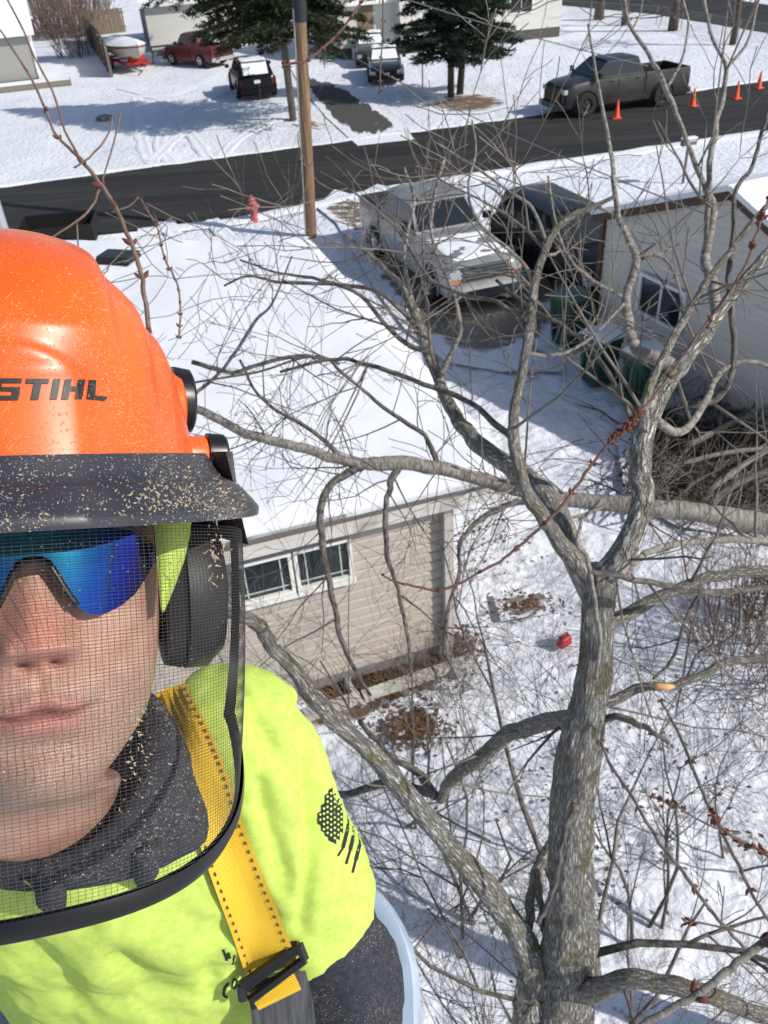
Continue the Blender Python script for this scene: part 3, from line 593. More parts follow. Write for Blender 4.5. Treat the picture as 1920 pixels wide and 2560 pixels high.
def plate(x,z,txt=None,y=0):
    def f(o):
        mb=MB(); mb.box((x,y,z),(.02,.31,.15)); p=mb.build('licence_plate',mat('plate_white',(.7,.74,.72),.4),o)
    return f
M_silver=mat('silver_paint',(.36,.37,.385),.35,.4,c2=(.27,.27,.27),sc=(2,2,2),coat=.4)
M_greyp=mat('grey_paint',(.024,.025,.028),.38,.25,c2=(.048,.048,.05),sc=(1.5,1.5,3),coat=.2)
M_blk=mat('black_paint',(.006,.0065,.008),.28,coat=.2,spec=.35); M_blk2=mat('dark_green_grey_paint',(.022,.028,.034),.2,.2,coat=.6)
M_maroon=mat('red_paint',(.105,.014,.018),.35,coat=.3)
f0=G(1212,765); hd=rad(-71); c_=f0[:2]-2.95*np.array([math.cos(hd),math.sin(hd)])
vehicle('pickup_truck','silver pickup truck with snow on its hood in the near driveway','pickup truck',c_,hd,M_silver,dict(cab=(-1.45,.95),roof=(-1.2,.25),bed='cover',side=2,ax=(1.25,.98),chrome=1,gbar=M_chrome,arch=M_silver),(5.9,2.02,1.93,.40,1.30,1.18),
  grille=(mat('dark_grille',(.10,.11,.10),.5),(.72,1.04),.60),snowy=[('s',1.15,2.7,lambda x,y:1.19-.05*(x-1.4)-.03*abs(y),.80)],extras=[lambda o:[(lambda mb:(mb.box((2.93,s*.72,.73),(.06,.3,.1)),mb.build('turn_signal',mat('amber_lens',(.7,.22,.12),.3),o)))(MB()) for s in (-1,1)]])
ga,gb=G(1475,290),G(1662,263); gmid=(ga+gb)/2; gdir=(ga-gb)/np.linalg.norm(ga-gb); gh=math.atan2(gdir[1],gdir[0]); side_=np.array([-gdir[1],gdir[0],0]); side_=side_ if side_[1]>0 else -side_
vehicle('pickup_truck','dark grey crew cab pickup truck parked across the street','pickup truck',gmid+side_*.92+gdir*.13,gh,M_greyp,dict(cab=(-.75,1.75),roof=(-.5,.95),bed='open',side=2,ax=(1.3,.98),arch=M_black,poke=.06,bigmirror=1),(6.0,2.04,2.05,.46,1.42,1.34),hub=mat('dark_rim',(.06,.06,.06),.4,.6))
s0=(G(1330,640)+G(1495,690))/2; s0=G(1535,765); sh=rad(-71); c_=s0[:2]-2.3*np.array([math.cos(sh),math.sin(sh)])
vehicle('suv','black sport utility vehicle between the silver pickup and the grey garage','suv',c_,sh,M_blk,dict(cab=(-2.2,1.05),roof=(-1.95,.35),side=3,ax=(.95,.9)),(4.7,1.9,1.78,.37,1.12,1.05))
b0,b1=G(600,252),G(697,248); bm=(b0+b1)/2; bd_=(b1-b0)/np.linalg.norm(b1-b0); bn=np.array([-bd_[1],bd_[0],0]); bh_=math.atan2(bn[1],bn[0])+rad(20)
c_=bm[:2]+2.35*np.array([math.cos(bh_),math.sin(bh_)])
vehicle('suv','black sport utility vehicle with snow on its rear window under the spruce','suv',c_,bh_,M_blk,dict(cab=(-2.25,1.0),roof=(-1.75,.3),side=3,ax=(.95,.9)),(4.7,1.95,1.72,.37,1.1,1.0),
  snowy=[('s',-1.9,-.7,1.71,.66)],extras=[plate(-2.45,.85),lambda o:(lambda mb:(mb.grid([[( -2.24+.5*u/8-.02, (v/6-1)*.62, 1.13+.52*u/8+.02) for v in range(13)] for u in range(9)]),mb.build('snow_cover',M_roofsnow,o,smooth=180)))(MB())])
v0,v1=G(932,214),G(1002,208); vm=(v0+v1)/2; vd=(v1-v0)/np.linalg.norm(v1-v0); vn=np.array([vd[1],-vd[0],0]); vh=math.atan2(vn[1],vn[0])-rad(6)
c_=vm[:2]-2.3*np.array([math.cos(vh),math.sin(vh)])
vehicle('car','dark sedan with snow covered windshield facing the street','car',c_,vh,M_blk2,dict(cab=(-1.75,.85),roof=(-1.05,.0),side=2,ax=(1.0,.95),snowglass=M_roofsnow,deck=.98),(4.7,1.8,1.44,.33,.95,.88),snowy=[('s',-1.0,-.02,1.42,.72)],extras=[plate(2.48,.5)])
c2_=c_-5.6*np.array([math.cos(vh),math.sin(vh)])-np.array([.6,0])
vehicle('car','grey car parked behind the dark sedan, half hidden by spruce boughs','car',c2_,vh,mat('mid_grey_paint',(.05,.055,.06),.3,.3,coat=.4),dict(cab=(-1.9,.85),roof=(-1.2,.0),side=2,ax=(1.0,.95),snowglass=M_roofsnow),(4.6,1.8,1.5,.33,1.0,.9),snowy=[('s',-1.1,-.02,1.48,.72)])
r0,r1=G(462,163),G(556,163); rh=aim((556,160),(430,152)); rm=G(497,166); 
vehicle('pickup_truck','old maroon red pickup truck in front of the white garage','pickup truck',rm[:2]+np.array([-.1,1.0]),rad(138),M_maroon,dict(cab=(-.35,.95),roof=(-.2,.5),bed='open',side=1,ax=(1.05,.85),chrome=1),(4.6,1.85,1.78,.36,1.15,1.12),snowy=[('s',-2.2,-.6,.75,.7)],
  extras=[lambda o:(lambda mb:(mb.lathe([(0,0),(.2,0)],n=16,axis='x',c=(-.36,0,1.42)),mb.build('window_sticker',mat('pink_sticker',(.55,.25,.28),.5),o)))(MB())])
# boat on its red trailer under a snow covered tarp
bo=G(318,180); o=T('boat','small boat under snow covered tarp on its trailer beside the fence','boat',(bo[0],bo[1]+1.2,0),rad(-62)); mb=MB(); rows=[]
for i in range(15):
    t=i/14; x=-2.5+5*t; w_=1.0*(1-max(0,(t-.45)/.55)**2.2)**.6*(.93 if t<.05 else 1)+.02; zt_=1.35+.18*t*t; zk=.62+.35*max(0,(t-.7)/.3)**2
    rows.append([(x,s*w_,z) for s,z in ((-1,zt_),(-.97,zt_-.22),(-.8,zk+.25),(-.3,zk+.04),(0,zk),(.3,zk+.04),(.8,zk+.25),(.97,zt_-.22),(1,zt_))])
mb.grid(rows); mb.add(rows[0],[tuple(range(9))]); mb.build('hull',mat('hull_gelcoat',(.50,.48,.43),.35),o,smooth=50)
mb=MB()
for s in (0,-1): mb.tube([np.array(r_[s])*[1,1.02,1]-[0,0,.1] for r_ in rows],.035,5)
mb.build('rub_stripe',mat('dark_red_stripe',(.14,.03,.03),.5),o)
mb=MB(); mb.grid([[(r_[0][0],r_[0][1]*(-q)*1.04,r_[0][2]+.34*(1-q*q)*math.sin(min(1,.25+(1-i/14)*1.2)*1.57)+.03*fbm(i*.5,q*2)) for q in np.linspace(-1,1,11)] for i,r_ in enumerate(rows)]); mb.build('snow_cover',M_roofsnow,o,smooth=180)
M_rt=mat('trailer_red',(.38,.02,.015),.5)
tr=T('boat_trailer','red trailer carrying the snow covered boat','trailer',(bo[0],bo[1]+1.2,0),rad(-62)); mb=MB()
for y in (-.7,.7): mb.box((-.3,y,.5),(4.4,.09,.12))
for x in (-2.4,-.8,1.0,1.9): mb.box((x,0,.51),(.1,1.31,.1))
mb.tube([(1.9,-.7,.5),(3.4,0,.5),(1.9,.7,.5)],.05,6); mb.box((1.6,0,.8),(.5,.9,.45)); mb.build('frame',M_rt,tr)
for s in (-1,1):
    mb=MB(); mb.lathe([(.02,-.09),(.26,-.09),(.3,-.06),(.3,.06),(.26,.09),(.02,.09)],c=(-.9,s*.95,.3),n=18,axis='y'); mb.build('wheel',M_rub,tr)
    mb=MB(); mb.grid([[(-.9+math.cos(t)*.4,s*.95+y,.3+math.sin(t)*.36) for y in (-.14,.14)] for t in np.linspace(0,math.pi,9)]); mb.build('fender',M_rt,tr)
# ================================================================ STREET FURNITURE
o=G(778,588); pole=T('utility_pole','tall tan wooden utility pole beside the street, black sleeve at top','utility pole',(o[0],o[1],-.05))
tp=D(752,0,(o-CAM)@CF); 
th=(CAM+ (lambda d:d*(np.hypot(o[0],o[1])/np.hypot(d[0],d[1])))(ray(748,0))); 
M_pole=mat('pole_wood',(.30,.17,.08),.8,c2=(.14,.10,.07),sc=(14,14,.8),bump=.4,lo=.42,hi=.6)
base=np.array([0,0,0]); top=np.array([th[0]-o[0],th[1]-o[1],th[2]+.05]); slv=(CAM+(lambda d:d*(np.hypot(o[0],o[1])/np.hypot(d[0],d[1])))(ray(751,48))); k=(slv[2])/top[2]
mb=MB(); mb.tube([base,top*k,top*1.8],[.165,.155,.13],16); mb.build('pole',M_pole,pole,smooth=50)
mb=MB(); mb.tube([top*k,top*k+.01*top,top*1.75],[.172,.176,.16],16); mb.build('sleeve',mat('sleeve_black',(.02,.025,.035),.6),pole,smooth=50)
mb=MB(); mb.tube([np.array([-.16,-.10,0.0]),top*.97+np.array([-.16,-.10,0])],.022,6); mb.build('conduit',mat('conduit_grey',(.34,.33,.33),.6),pole)
mb=MB(); mb.box((0,0,12.5),(2.4,.12,.12)); mb.build('crossarm',M_pole,pole)
def wire(label,p0,p1,sag,r=.012):
    P=[p0+(p1-p0)*t-np.array([0,0,sag*4*t*(1-t)]) for t in np.linspace(0,1,24)]; mb=MB(); mb.tube(P,r,5); tag(mb.build('overhead_cable',mat('cable_grey',(.24,.25,.27),.5)),label,'cable')
wire('grey service cable crossing the street toward the grey pickup',D(880,140,24),D(1790,545,13.5),.15,.013)
wire('thin grey cable in front of the big pine and white house',D(990,-10,33),D(1620,165,30),.1,.02)
o=G(636,549); hy=T('fire_hydrant','faded red fire hydrant in the snow left of the pole','fire hydrant',(o[0],o[1],-.03),.5)
M_hy=mat('hydrant_red',(.42,.06,.07),.55,c2=(.50,.14,.14),sc=(6,6,6))
mb=MB(); mb.lathe([(.0,0),(.17,0),(.17,.04),(.12,.06),(.11,.1),(.11,.50),(.15,.51),(.15,.55),(.12,.57),(.105,.66),(.06,.73),(.0,.74)],n=20); mb.build('barrel',M_hy,hy,smooth=35)
mb=MB(); mb.lathe([(0,.72),(.035,.72),(.04,.79),(0,.80)],n=6); mb.build('cap_nut',M_hy,hy)
for k,(a,r_) in enumerate(((0,.06),(math.pi,.06),(-math.pi/2,.08))):
    mb=MB(); c,s=math.cos(a),math.sin(a); mb.tube([(c*.09,s*.09,.42),(c*.17,s*.17,.42),(c*.172,s*.172,.42),(c*.21,s*.21,.42)],[r_,r_,r_*1.2,r_*1.15],10); mb.build('outlet_cap',M_hy,hy,smooth=35)
M_cone=mat('cone_orange',(.85,.11,.04),.5)
def cone_obj():
    o=T('traffic_cone','','traffic cone',(0,0,0)); mb=MB(); mb.box((0,0,.02),(.36,.36,.035)); mb.build('base',M_cone,o); mb=MB(); mb.lathe([(.135,.035),(.125,.06),(.03,.70),(.0,.71)],n=18); mb.build('cone',M_cone,o,smooth=40); return o
c0=cone_obj(); cl=['orange traffic cone beside the grey pickup, nearest to its front wheel','orange traffic cone just behind the tail of the grey pickup','orange traffic cone on the street, second from the right','orange traffic cone at the right edge of the photo, farthest away']
for i,p in enumerate(((1541,296),(1731,266),(1840,247),(1896,221))):
    q=G(*p); 
    if i==0: c0.location=(q[0],q[1],.008); WM[c0.name]=Matrix.Translation((q[0],q[1],.008)); c0['label']=cl[0]; c0['group']='traffic cones along the street'
    else: dup(c0,cl[i],(q[0],q[1],.008),R.random(),'traffic cones along the street')
q=G(1057,222); o=T('marker_post','slim white post on the far lawn left of the pine','post',q); mb=MB(); mb.tube([(0,0,-.05),(0,0,1.6)],.04,6); mb.build('post',mat('grey_white_post',(.55,.56,.58),.6),o)
q=G(1707,457); o=T('mailbox','small mailbox on a thin post at the near side of the street','mailbox',q,rad(17)); mb=MB(); mb.tube([(0,0,-.05),(0,0,1.15)],.045,6); mb.build('post',M_wood,o); mb=MB(); mb.grid([[(x,math.cos(t)*.1,1.24+max(-.09,math.sin(t)*.11)) for t in np.linspace(0,2*math.pi,17)] for x in (-.24,.24)]); mb.box((-.235,0,1.24),(.01,.19,.19)); mb.box((.235,0,1.24),(.01,.19,.19)); mb.build('box',mat('mailbox_paint',(.12,.12,.14),.4),o); mb=MB(); mb.box((0,0,1.37),(.48,.2,.05)); mb.build('snow_cap',M_roofsnow,o)
q=G(262,298); o=tag((lambda mb:(mb.lathe([(0,.02),(.45,.02),(.4,.14),(.2,.22),(0,.24)],c=(q[0],q[1],-.03),n=11),mb.build('stone_ring',mat('ring_stone',(.35,.32,.28),.9,c2=(.1,.09,.08),sc=(5,5,5))))[1])(MB()),'low round stone pile in the snow of the far front lawn','stone pile')
# folded chairs / sawhorse beside the boat
o=T('sawhorse','grey folding sawhorse frame beside the boat','sawhorse',G(405,158),rad(20)); mb=MB()
for x in (-.5,.5):
    for s in (-1,1): mb.tube([(x,s*.3,0),(x,0,.95)],.04,5)
mb.box((0,0,.96),(1.3,.12,.1)); mb.box((0,-.1,.6),(1.1,.04,.35)); mb.build('frame',mat('grey_frame',(.2,.2,.19),.8),o)
# ================================================================ WHEELED BINS
M_bin=mat('bin_green',(.012,.055,.032),.45,c2=(.018,.07,.045),sc=(3,3,3)); M_lid=mat('bin_lid_green',(.03,.12,.085),.4)
def wbin(label,loc,rz,snow,h=1.02,w_=.6):
    o=T('wheeled_bin',label,'bin',loc,rz,'green wheeled bins by the garage'); mb=MB(); a,b_=w_/2,.62/2
    rows=[]
    for z,k in ((.05,.76),(.12,.80),(h*.6,.92),(h*.9,.97),(h*.9,1.02),(h,1.03)):
        rows.append([(x*a*k,y*b_*k,z) for x,y in ((-1,-.86),(-.86,-1),(0,-1),(.86,-1),(1,-.86),(1,.86),(.86,1),(0,1),(-.86,1),(-1,.86))])
    mb.grid(rows,cv=True); mb.add(rows[0],[tuple(range(10))]); mb.build('body',M_bin,o,smooth=35)
    mb=MB(); rows=[[(x*(a+.03),y,h+.01+.06*(1-x*x)) for x in np.linspace(-1,1,9)] for y in (-b_-.05,-b_*.3,b_*.5,b_+.03)]; mb.grid(rows); mb.grid([rows[0],[(p[0],p[1],h-.03) for p in rows[0]]]); mb.build('lid',M_lid,o,smooth=50)
    mb=MB(); mb.tube([(-a*.8,b_+.06,h-.03),(a*.8,b_+.06,h-.03)],.02,6); mb.build('handle',M_bin,o)
    for s in (-1,1): mb=MB(); mb.lathe([(0,-.03),(.11,-.03),(.12,0),(.11,.03),(0,.03)],c=(s*a*.85,b_*.8,.12),n=14,axis='x'); mb.build('wheel',M_rub,o)
    for s in (-.45,.45): mb=MB(); mb.box((s*a,-b_*.94,h*.5),(.05,.04,h*.55)); mb.build('rib',M_bin,o)
    if snow:
        mb=MB(); mb.grid([[(x*(a+.02),y*(b_+.03),h+.06*(1-x*x)+.02+(.09+.02*fbm(x*2,y*2,loc[0]))*(1-x**8)*(1-y**8)) for x in np.linspace(-1,1,11)] for y in np.linspace(-1,1,11)]); mb.build('snow_cap',M_roofsnow,o,smooth=180)
q=G(1425,872); wbin('big green wheeled bin with bare pale lid behind the black vehicle',(q[0],q[1]+.25,0),rad(-60),False,1.12,.74)
q=G(1500,972); wbin('green wheeled bin with snow covered lid nearest the silver pickup',(q[0],q[1]+.25,0),rad(-64),True)
q=G(1606,1020); wbin('green wheeled bin with snowy lid nearest the brush pile',(q[0],q[1]+.22,0),rad(-64),True)
# landscaping timbers by the house
o=T('timber_edging','pale landscaping timbers edging the leafy bed below the house wall','edging',(0,0,0))
for a,b_ in (((905,1752),(1085,1690)),((760,1800),(905,1750)),((1085,1690),(1190,1655))):
    p,q=G(*a),G(*b_); mb=MB(); L=np.linalg.norm(q-p); mb.box((p+q)/2+np.array([0,0,.05]),(L-.04,.14,.13),rz=math.atan2(*(q-p)[:2][::-1])); mb.build('timber',mat('pale_timber',(.42,.38,.33),.85,c2=(.6,.58,.56),sc=(4,4,4)),o)
q=G(755,1690); o=T('window_well','dark window well at the foot of the tan wall','window well',(q[0],q[1],0),hz); mb=MB(); mb.grid([[(math.cos(t)*.5,-math.sin(t)*.35+.1,z) for z in (-.1,.16)] for t in np.linspace(0,math.pi,13)]); mb.build('rim',mat('well_metal',(.3,.3,.3),.5,.4),o,smooth=60); mb=MB(); mb.box((0,-.05,.02),(.8,.3,.02)); mb.build('well_floor',mat('well_dark',(.008,.008,.008),1.),o)
mb=MB(); mb.tube([(.55,-.15,.0),(.5,-.45,.1),(.6,-.8,.02)],.05,6); mb.build('drain_pipe',mat('drain_pipe',(.4,.38,.35),.6),o)
q=G(1410,1612); o=T('fuel_can','small red plastic can lying in the snow left of the trunk','can',(q[0],q[1],.1),.6); mb=MB(); mb.box((0,0,-.02),(.21,.13,.16),top=(.8,.85)); bm=mb.build('can',mat('red_plastic',(.36,.018,.02),.45),o); bv=bm.modifiers.new('b','BEVEL'); bv.width=.03; bv.segments=3
mb=MB(); mb.tube([(-.06,0,.05),(-.04,0,.10),(.04,0,.10),(.06,0,.05)],.015,6); mb.build('handle',mat('dark_red_plastic',(.2,.01,.01),.5),o)
# ================================================================ EVERGREENS
M_needle=mat('needle_green',(.030,.042,.024),.85,c2=(.055,.060,.032),sc=(1.2,1.2,1.2),spec=.15); M_needle2=mat('pine_needle',(.020,.036,.026),.85,c2=(.040,.058,.038),sc=(1.5,1.5,1.5),spec=.15)
def evergreen(label,trunks,crown,m,z0,z1,rb,seedn,droop=.25,name='spruce_tree',flat=1):
    rr=random.Random(seedn); base=trunks[0][0]; o=T(name,label,'tree',(base[0],base[1],0)); 
    for P in trunks: mb=MB(); mb.tube(P,[.17,.15,.11,.04][:len(P)],10,wob=.15); mb.build('trunk',crown[1],o,world=True,smooth=180)
    mb=MB(); bb=MB(); ax=np.array(trunks[0][0]); cx=sum(np.array(p[0]) for p in trunks)/len(trunks)
    z=z0
    while z<z1:
        k=(z-z0)/(z1-z0); L=rb*(1-k)**.75*rr.uniform(.75,1.1); nbr=rr.randint(5,8); th0=rr.random()*6.28
        for b_ in range(nbr):
            th=th0+b_*6.28/nbr+rr.uniform(-.3,.3); l_=L*rr.uniform(.6,1.1); dx,dy=math.cos(th),math.sin(th); P=[]
            for i in range(7):
                t=i/6; P.append(np.array([cx[0]+dx*l_*t,cx[1]+dy*l_*t,z+l_*(.12*t-droop*t*t)+.1*t*rr.uniform(-1,1)]))
            bb.tube(P,[.035,.03,.025,.02,.014,.01,.004],4,cap=False)
            n_=int(l_*52)
            for q in range(n_):
                t=rr.random()**.65; i=min(5,int(t*6)); p=P[i]+(P[i+1]-P[i])*(t*6-i); wd=l_*.30*(1-t*.55); off=rr.uniform(-1,1)*wd; p=p+np.array([-dy*off+dx*abs(off)*.5,dx*off+dy*abs(off)*.5,-abs(off)*.35*droop*3*rr.random()+rr.uniform(-.06,.06)])
                for _ in range(3):
                    s=rr.uniform(.09,.20); a=np.array([rr.gauss(0,1),rr.gauss(0,1),rr.gauss(0,.5)*flat]); a/=np.linalg.norm(a); c=np.cross(a,[rr.gauss(0,1),rr.gauss(0,1),rr.gauss(0,1)]); c/=np.linalg.norm(c)+1e-9; pp=p+a*s*.6
                    mb.add([pp-a*s-c*s*.16,pp+a*s*.9,pp-a*s*.4+c*s*.22],[(0,1,2)])
        z+=rr.uniform(.16,.3)
    bb.build('branch',crown[1],o,world=True); mb.build('crown',m,o,world=True,kind='stuff')
    return o
M_ptr=mat('spruce_bark',(.10,.085,.07),.9,c2=(.17,.15,.13),sc=(6,6,2)); M_ptr2=mat('pine_bark',(.07,.055,.045),.9,c2=(.12,.095,.075),sc=(6,6,2))
q=G(733,300); evergreen('tall spruce with bare lower trunk behind the utility pole',[[q,q+[-.05,0,2.5],q+[-.1,0,6],q+[-.1,0,13]]],(0,M_ptr),M_needle,3.35,13,4.5,3,.24)
q=G(563,118)+np.array([0,0,0]); q=G(562,150); evergreen('spruce with drooping boughs over the red pickup and white garage',[[q,q+[-.02,0,2.5],q+[0,0,6],q+[0,0,13]]],(0,M_ptr),M_needle,4.3,14,3.8,5,.40)
q=G(1127,243); q2=G(1150,236); evergreen('dense double trunked pine on the far lawn',[[q,q+[.02,0,2],q+[.1,0,4.5],q+[.2,0,9]],[q2,q2+[.15,0,2],q2+[0,0,4.5],q2+[-.1,0,8]]],(0,M_ptr2),M_needle2,1.7,9,3.2,9,.14,name='pine_tree')
# ================================================================ BARE TREES FAR, BUSHES
def branchy(mb,p,d,L,r,dep,rr,spread=.6,n=5,up=.05,sides=4,minr=.0012,split=(2,4),decay=.62,wig=.12):
    d=d/np.linalg.norm(d); P=[p]; rs=[r]; q=p.copy(); dd=d.copy()
    for i in range(n):
        dd=dd+np.array([rr.gauss(0,wig),rr.gauss(0,wig),rr.gauss(0,wig)+up]); dd/=np.linalg.norm(dd); q=q+dd*L/n; P.append(q.copy()); rs.append(max(minr,r*(1-.62*(i+1)/n)))
    mb.tube(P,rs,sides if dep>0 else 3,cap=dep>1)
    if dep<=0: return
    for _ in range(rr.randint(*split)):
        i=rr.randint(1,n); a=np.array([rr.gauss(0,1) for _ in range(3)]); a-=dd*(a@dd); a/=np.linalg.norm(a)+1e-9
        t=(P[i]-P[i-1]); t/=np.linalg.norm(t); nd=t*(1-spread*.5)+a*spread
        branchy(mb,P[i],nd,L*rr.uniform(.45,.8)*decay/.62,rs[i]*rr.uniform(.5,.75),dep-1,rr,spread,n,up,sides,minr,split,decay,wig)
def baretree(label,px,h,r,seedn,name='bare_tree',grp=None):
    rr=random.Random(seedn); q=G(*px); o=T(name,label,'tree',(q[0],q[1],0)); mb=MB(); P=[q+np.array([rr.uniform(-.1,.1)*i,rr.uniform(-.1,.1)*i,h*i/4]) for i in range(5)]; mb.tube(P,[r*1.25,r,r*.9,r*.7,r*.4],9,wob=.2); mb.build('trunk',M_ptr2,o,world=True,smooth=180)
    mb=MB()
    for i in range(16): t=rr.uniform(1.4,4); k=min(3,int(t)); p=P[k]+(P[k+1]-P[k])*(t-k); th=rr.random()*6.28; branchy(mb,p,np.array([math.cos(th),math.sin(th),.7]),h*.3,r*.3,2,rr,minr=.008)
    mb.build('crown',M_twig,o,world=True)
baretree('bare tree trunk beside the chain link fence, leftmost of the four',(1497,48),7,.28,1); baretree('forked bare tree at the fence, second from the left of four',(1562,62),7,.2,2); baretree('bare tree at the side road above the grey pickup tailgate',(1682,76),8,.25,3); baretree('thin leaning bare tree on the lawn nearest the right edge',(1832,110),7,.15,4)
def bush(label,px,n,h,spr,seedn,r=.02,m=None,cat='bush',name='bare_bush',dep=2):
    rr=random.Random(seedn); q=G(*px); o=T(name,label,cat,(q[0],q[1],0)); mb=MB()
    for i in range(n):
        th=rr.random()*6.28; s=rr.random()**.5*spr; p=q+np.array([math.cos(th)*s,math.sin(th)*s,-.03]); branchy(mb,p,np.array([math.cos(th)*s*.5/spr,math.sin(th)*s*.5/spr,1]),h*rr.uniform(.6,1),r,dep,rr,.45,minr=r*.18,up=.08)
    mb.build('branches',m or M_twig,o,world=True,kind='stuff')
M_brush=mat('brown_brush',(.15,.10,.075),.9,c2=(.22,.16,.12),sc=(2,2,2))
bush('large tangled brown bush beyond the fence at top left',(165,85),260,4.8,3.4,11,.03,M_brush); bush('small brown bush between the grey house and the boat',(190,140),70,2.4,1.3,12,.02,M_brush)
bush('reddish bare shrub with dead leaves at the right edge',(1880,1640),90,1.5,.75,13,.008,mat('red_brush',(.16,.075,.05),.85,c2=(.1,.07,.05),sc=(4,4,4)))
bush('low dry shrub at the lower corner of the tan house',(1090,1690),60,.7,.6,15,.005,M_brush)
bush('tuft of dry stems beside the silver pickup',(1250,580),24,.5,.25,16,.006,M_brush); bush('tuft of dry stems beyond the silver pickup roof',(1140,470),24,.5,.3,17,.006,M_brush)
def ever_shrub(label,px,h,w_,seedn):
    rr=random.Random(seedn); q=G(*px); o=T('evergreen_shrub',label,'shrub',(q[0],q[1],0)); mb=MB()
    for i in range(2600):
        th=rr.random()*6.28; k=rr.random(); s=w_*math.sqrt(rr.random())*(1-k*.6); p=q+np.array([math.cos(th)*s,math.sin(th)*s,h*k]); a=np.array([rr.gauss(0,1),rr.gauss(0,1),rr.gauss(0,1)]); a/=np.linalg.norm(a); c=np.cross(a,[0,0,1.]); L=rr.uniform(.03,.08); mb.add([p-c*.008,p+a*L,p+c*.008],[(0,1,2)])
    mb.build('foliage',M_needle,o,world=True,kind='stuff'); mb=MB(); mb.tube([q,q+[0,0,h*.9]],[.03,.01],6); mb.build('stem',M_ptr2,o,world=True)
ever_shrub('dark evergreen shrub at the right edge above the bare shrub',(1905,1540),.8,.5,4); ever_shrub('small evergreen bough poking out of the brush pile',(1850,1150),.75,.7,5); ever_shrub('second green bough lying in the upper part of the brush pile',(1640,1090),.55,.5,6)
# brush pile behind the tree
o=T('brush_pile','heap of cut grey branches piled against the garage wall','brush pile',G(1720,1150)); rr=random.Random(31); mb=MB()
for i in range(300):
    px_=(rr.uniform(1540,1960),rr.uniform(1040,1330)); q=G(*px_)+np.array([0,0,rr.random()**1.5*.45]); th=rr.gauss(rad(20),.7); L=rr.uniform(.5,1.8); branchy(mb,q,np.array([math.cos(th),math.sin(th),rr.gauss(.05,.25)]),L,rr.uniform(.008,.03),1,rr,.6,up=-.02,minr=.003,split=(2,5))
mb.build('sticks',[mat('pile_bark',(.065,.055,.045),.9,c2=(.16,.14,.115),sc=(5,5,5))],o,world=True,kind='stuff')
for i,(a,b_,r_) in enumerate((((1700,1180),(1960,1100),.05),((1640,1240),(1930,1215),.04),((1760,1290),(1960,1190),.045),((1600,1110),(1800,1060),.03))):
    p,q=G(*a)+[0,0,.5],G(*b_)+[0,0,.75]; mb=MB(); mb.tube(spline([p,(p+q)/2+[0,0,.1],q],6),r_,8,wob=.2); mb.build('log',M_limb,o,world=True,smooth=180)
# fallen leaves, counted by nobody
mb=MB(); rr=random.Random(5)
for (cx,cy,sx,sy,n_) in ((900,1690,200,70,1500),(1120,1610,70,40,500),(1030,1820,90,50,500),(1130,1650,60,40,350),(1300,1515,80,30,160),(1500,1900,400,500,200),(1230,1350,120,80,80),(880,520,60,40,200),(1700,1200,150,100,400)):
    for i in range(n_):
        x,y=rr.gauss(cx,sx*.5),rr.gauss(cy,sy*.5)
        if y>3000: continue
        q=G(x,y)+np.array([0,0,.01+rr.random()*.03]); a=rr.random()*6.28; s=rr.uniform(.02,.045); t=rr.uniform(-.6,.6); c,s_=math.cos(a)*s,math.sin(a)*s
        mb.add([q+[c,s_,t*s],q+[-s_*.6,c*.6,.01],q+[-c,-s_,-t*s],q+[s_*.6,-c*.6,.01]],[(0,1,2),(0,2,3)])
lf=mb.build('fallen_leaves',M_leaf,kind='stuff')
mb=MB()
for i in range(2600):      # short dead grass blades through the trampled snow
    x,y=rr.uniform(850,2050),rr.uniform(1350,3000); q=G(x,y)
    if fbm(q[0]*1.5,q[1]*1.5,3)<.02 : continue
    q[2]=-.04
    for _ in range(3):
        p=q+np.array([rr.gauss(0,.03),rr.gauss(0,.03),0]); d=np.array([rr.gauss(0,.05),rr.gauss(0,.05),rr.uniform(.05,.12)]); mb.add([p-[.003,0,0],p+[.003,0,0],p+d],[(0,1,2)])
mb.build('dead_grass_blades',mat('straw',(.30,.25,.17),.9,c2=(.16,.13,.09),sc=(5,5,5)),kind='stuff')
# ================================================================ THE TREE THE WORKER STANDS IN
rt=random.Random(77)
def trace(px,n=6):
    """px rows: x, y, diameter in photo pixels, depth -> smooth world path and radii"""
    jt=lambda w_: (.40 if w_<18 else .22 if w_<32 else .12 if w_<50 else .0)*w_
    Q=[q+np.array([noise.noise(Vector((i*.47,px[0][0]*.37,1)))*jt(q[2]),noise.noise(Vector((i*.47,px[0][1]*.37,9)))*jt(q[2]),0,0]) if 0<i and q[2]>5 else q for i,q in enumerate(spline(px,n))]; return [D(q[0],q[1],q[3]) for q in Q],[max(.0015,q[2]*.5/FL*q[3]) for q in Q]
def limb(o,px,m=None,name='limb',n=6,sides=10,wob=.22,jit=.0):
    P,r=trace(px,n)
    if jit: P=[p+np.array([fbm(p[0]*5,p[1]*5,p[2]*5),fbm(p[1]*5,p[2]*5,p[0]*5+9),0])*jit for p in P]
    mb=MB(); mb.tube(P,r,sides,wob=wob); mb.build(name,m or M_limb,o,world=True,smooth=180); return P,r
pts=[D(1412,2700,3.45)]; tb=D(1412,2700,3.45)
tree=T('tree','large rough barked bare tree with yellow lichen rising in front of the worker','tree',(tb[0]+.05,tb[1]+.1,0))
tw=MB(); twr=[]
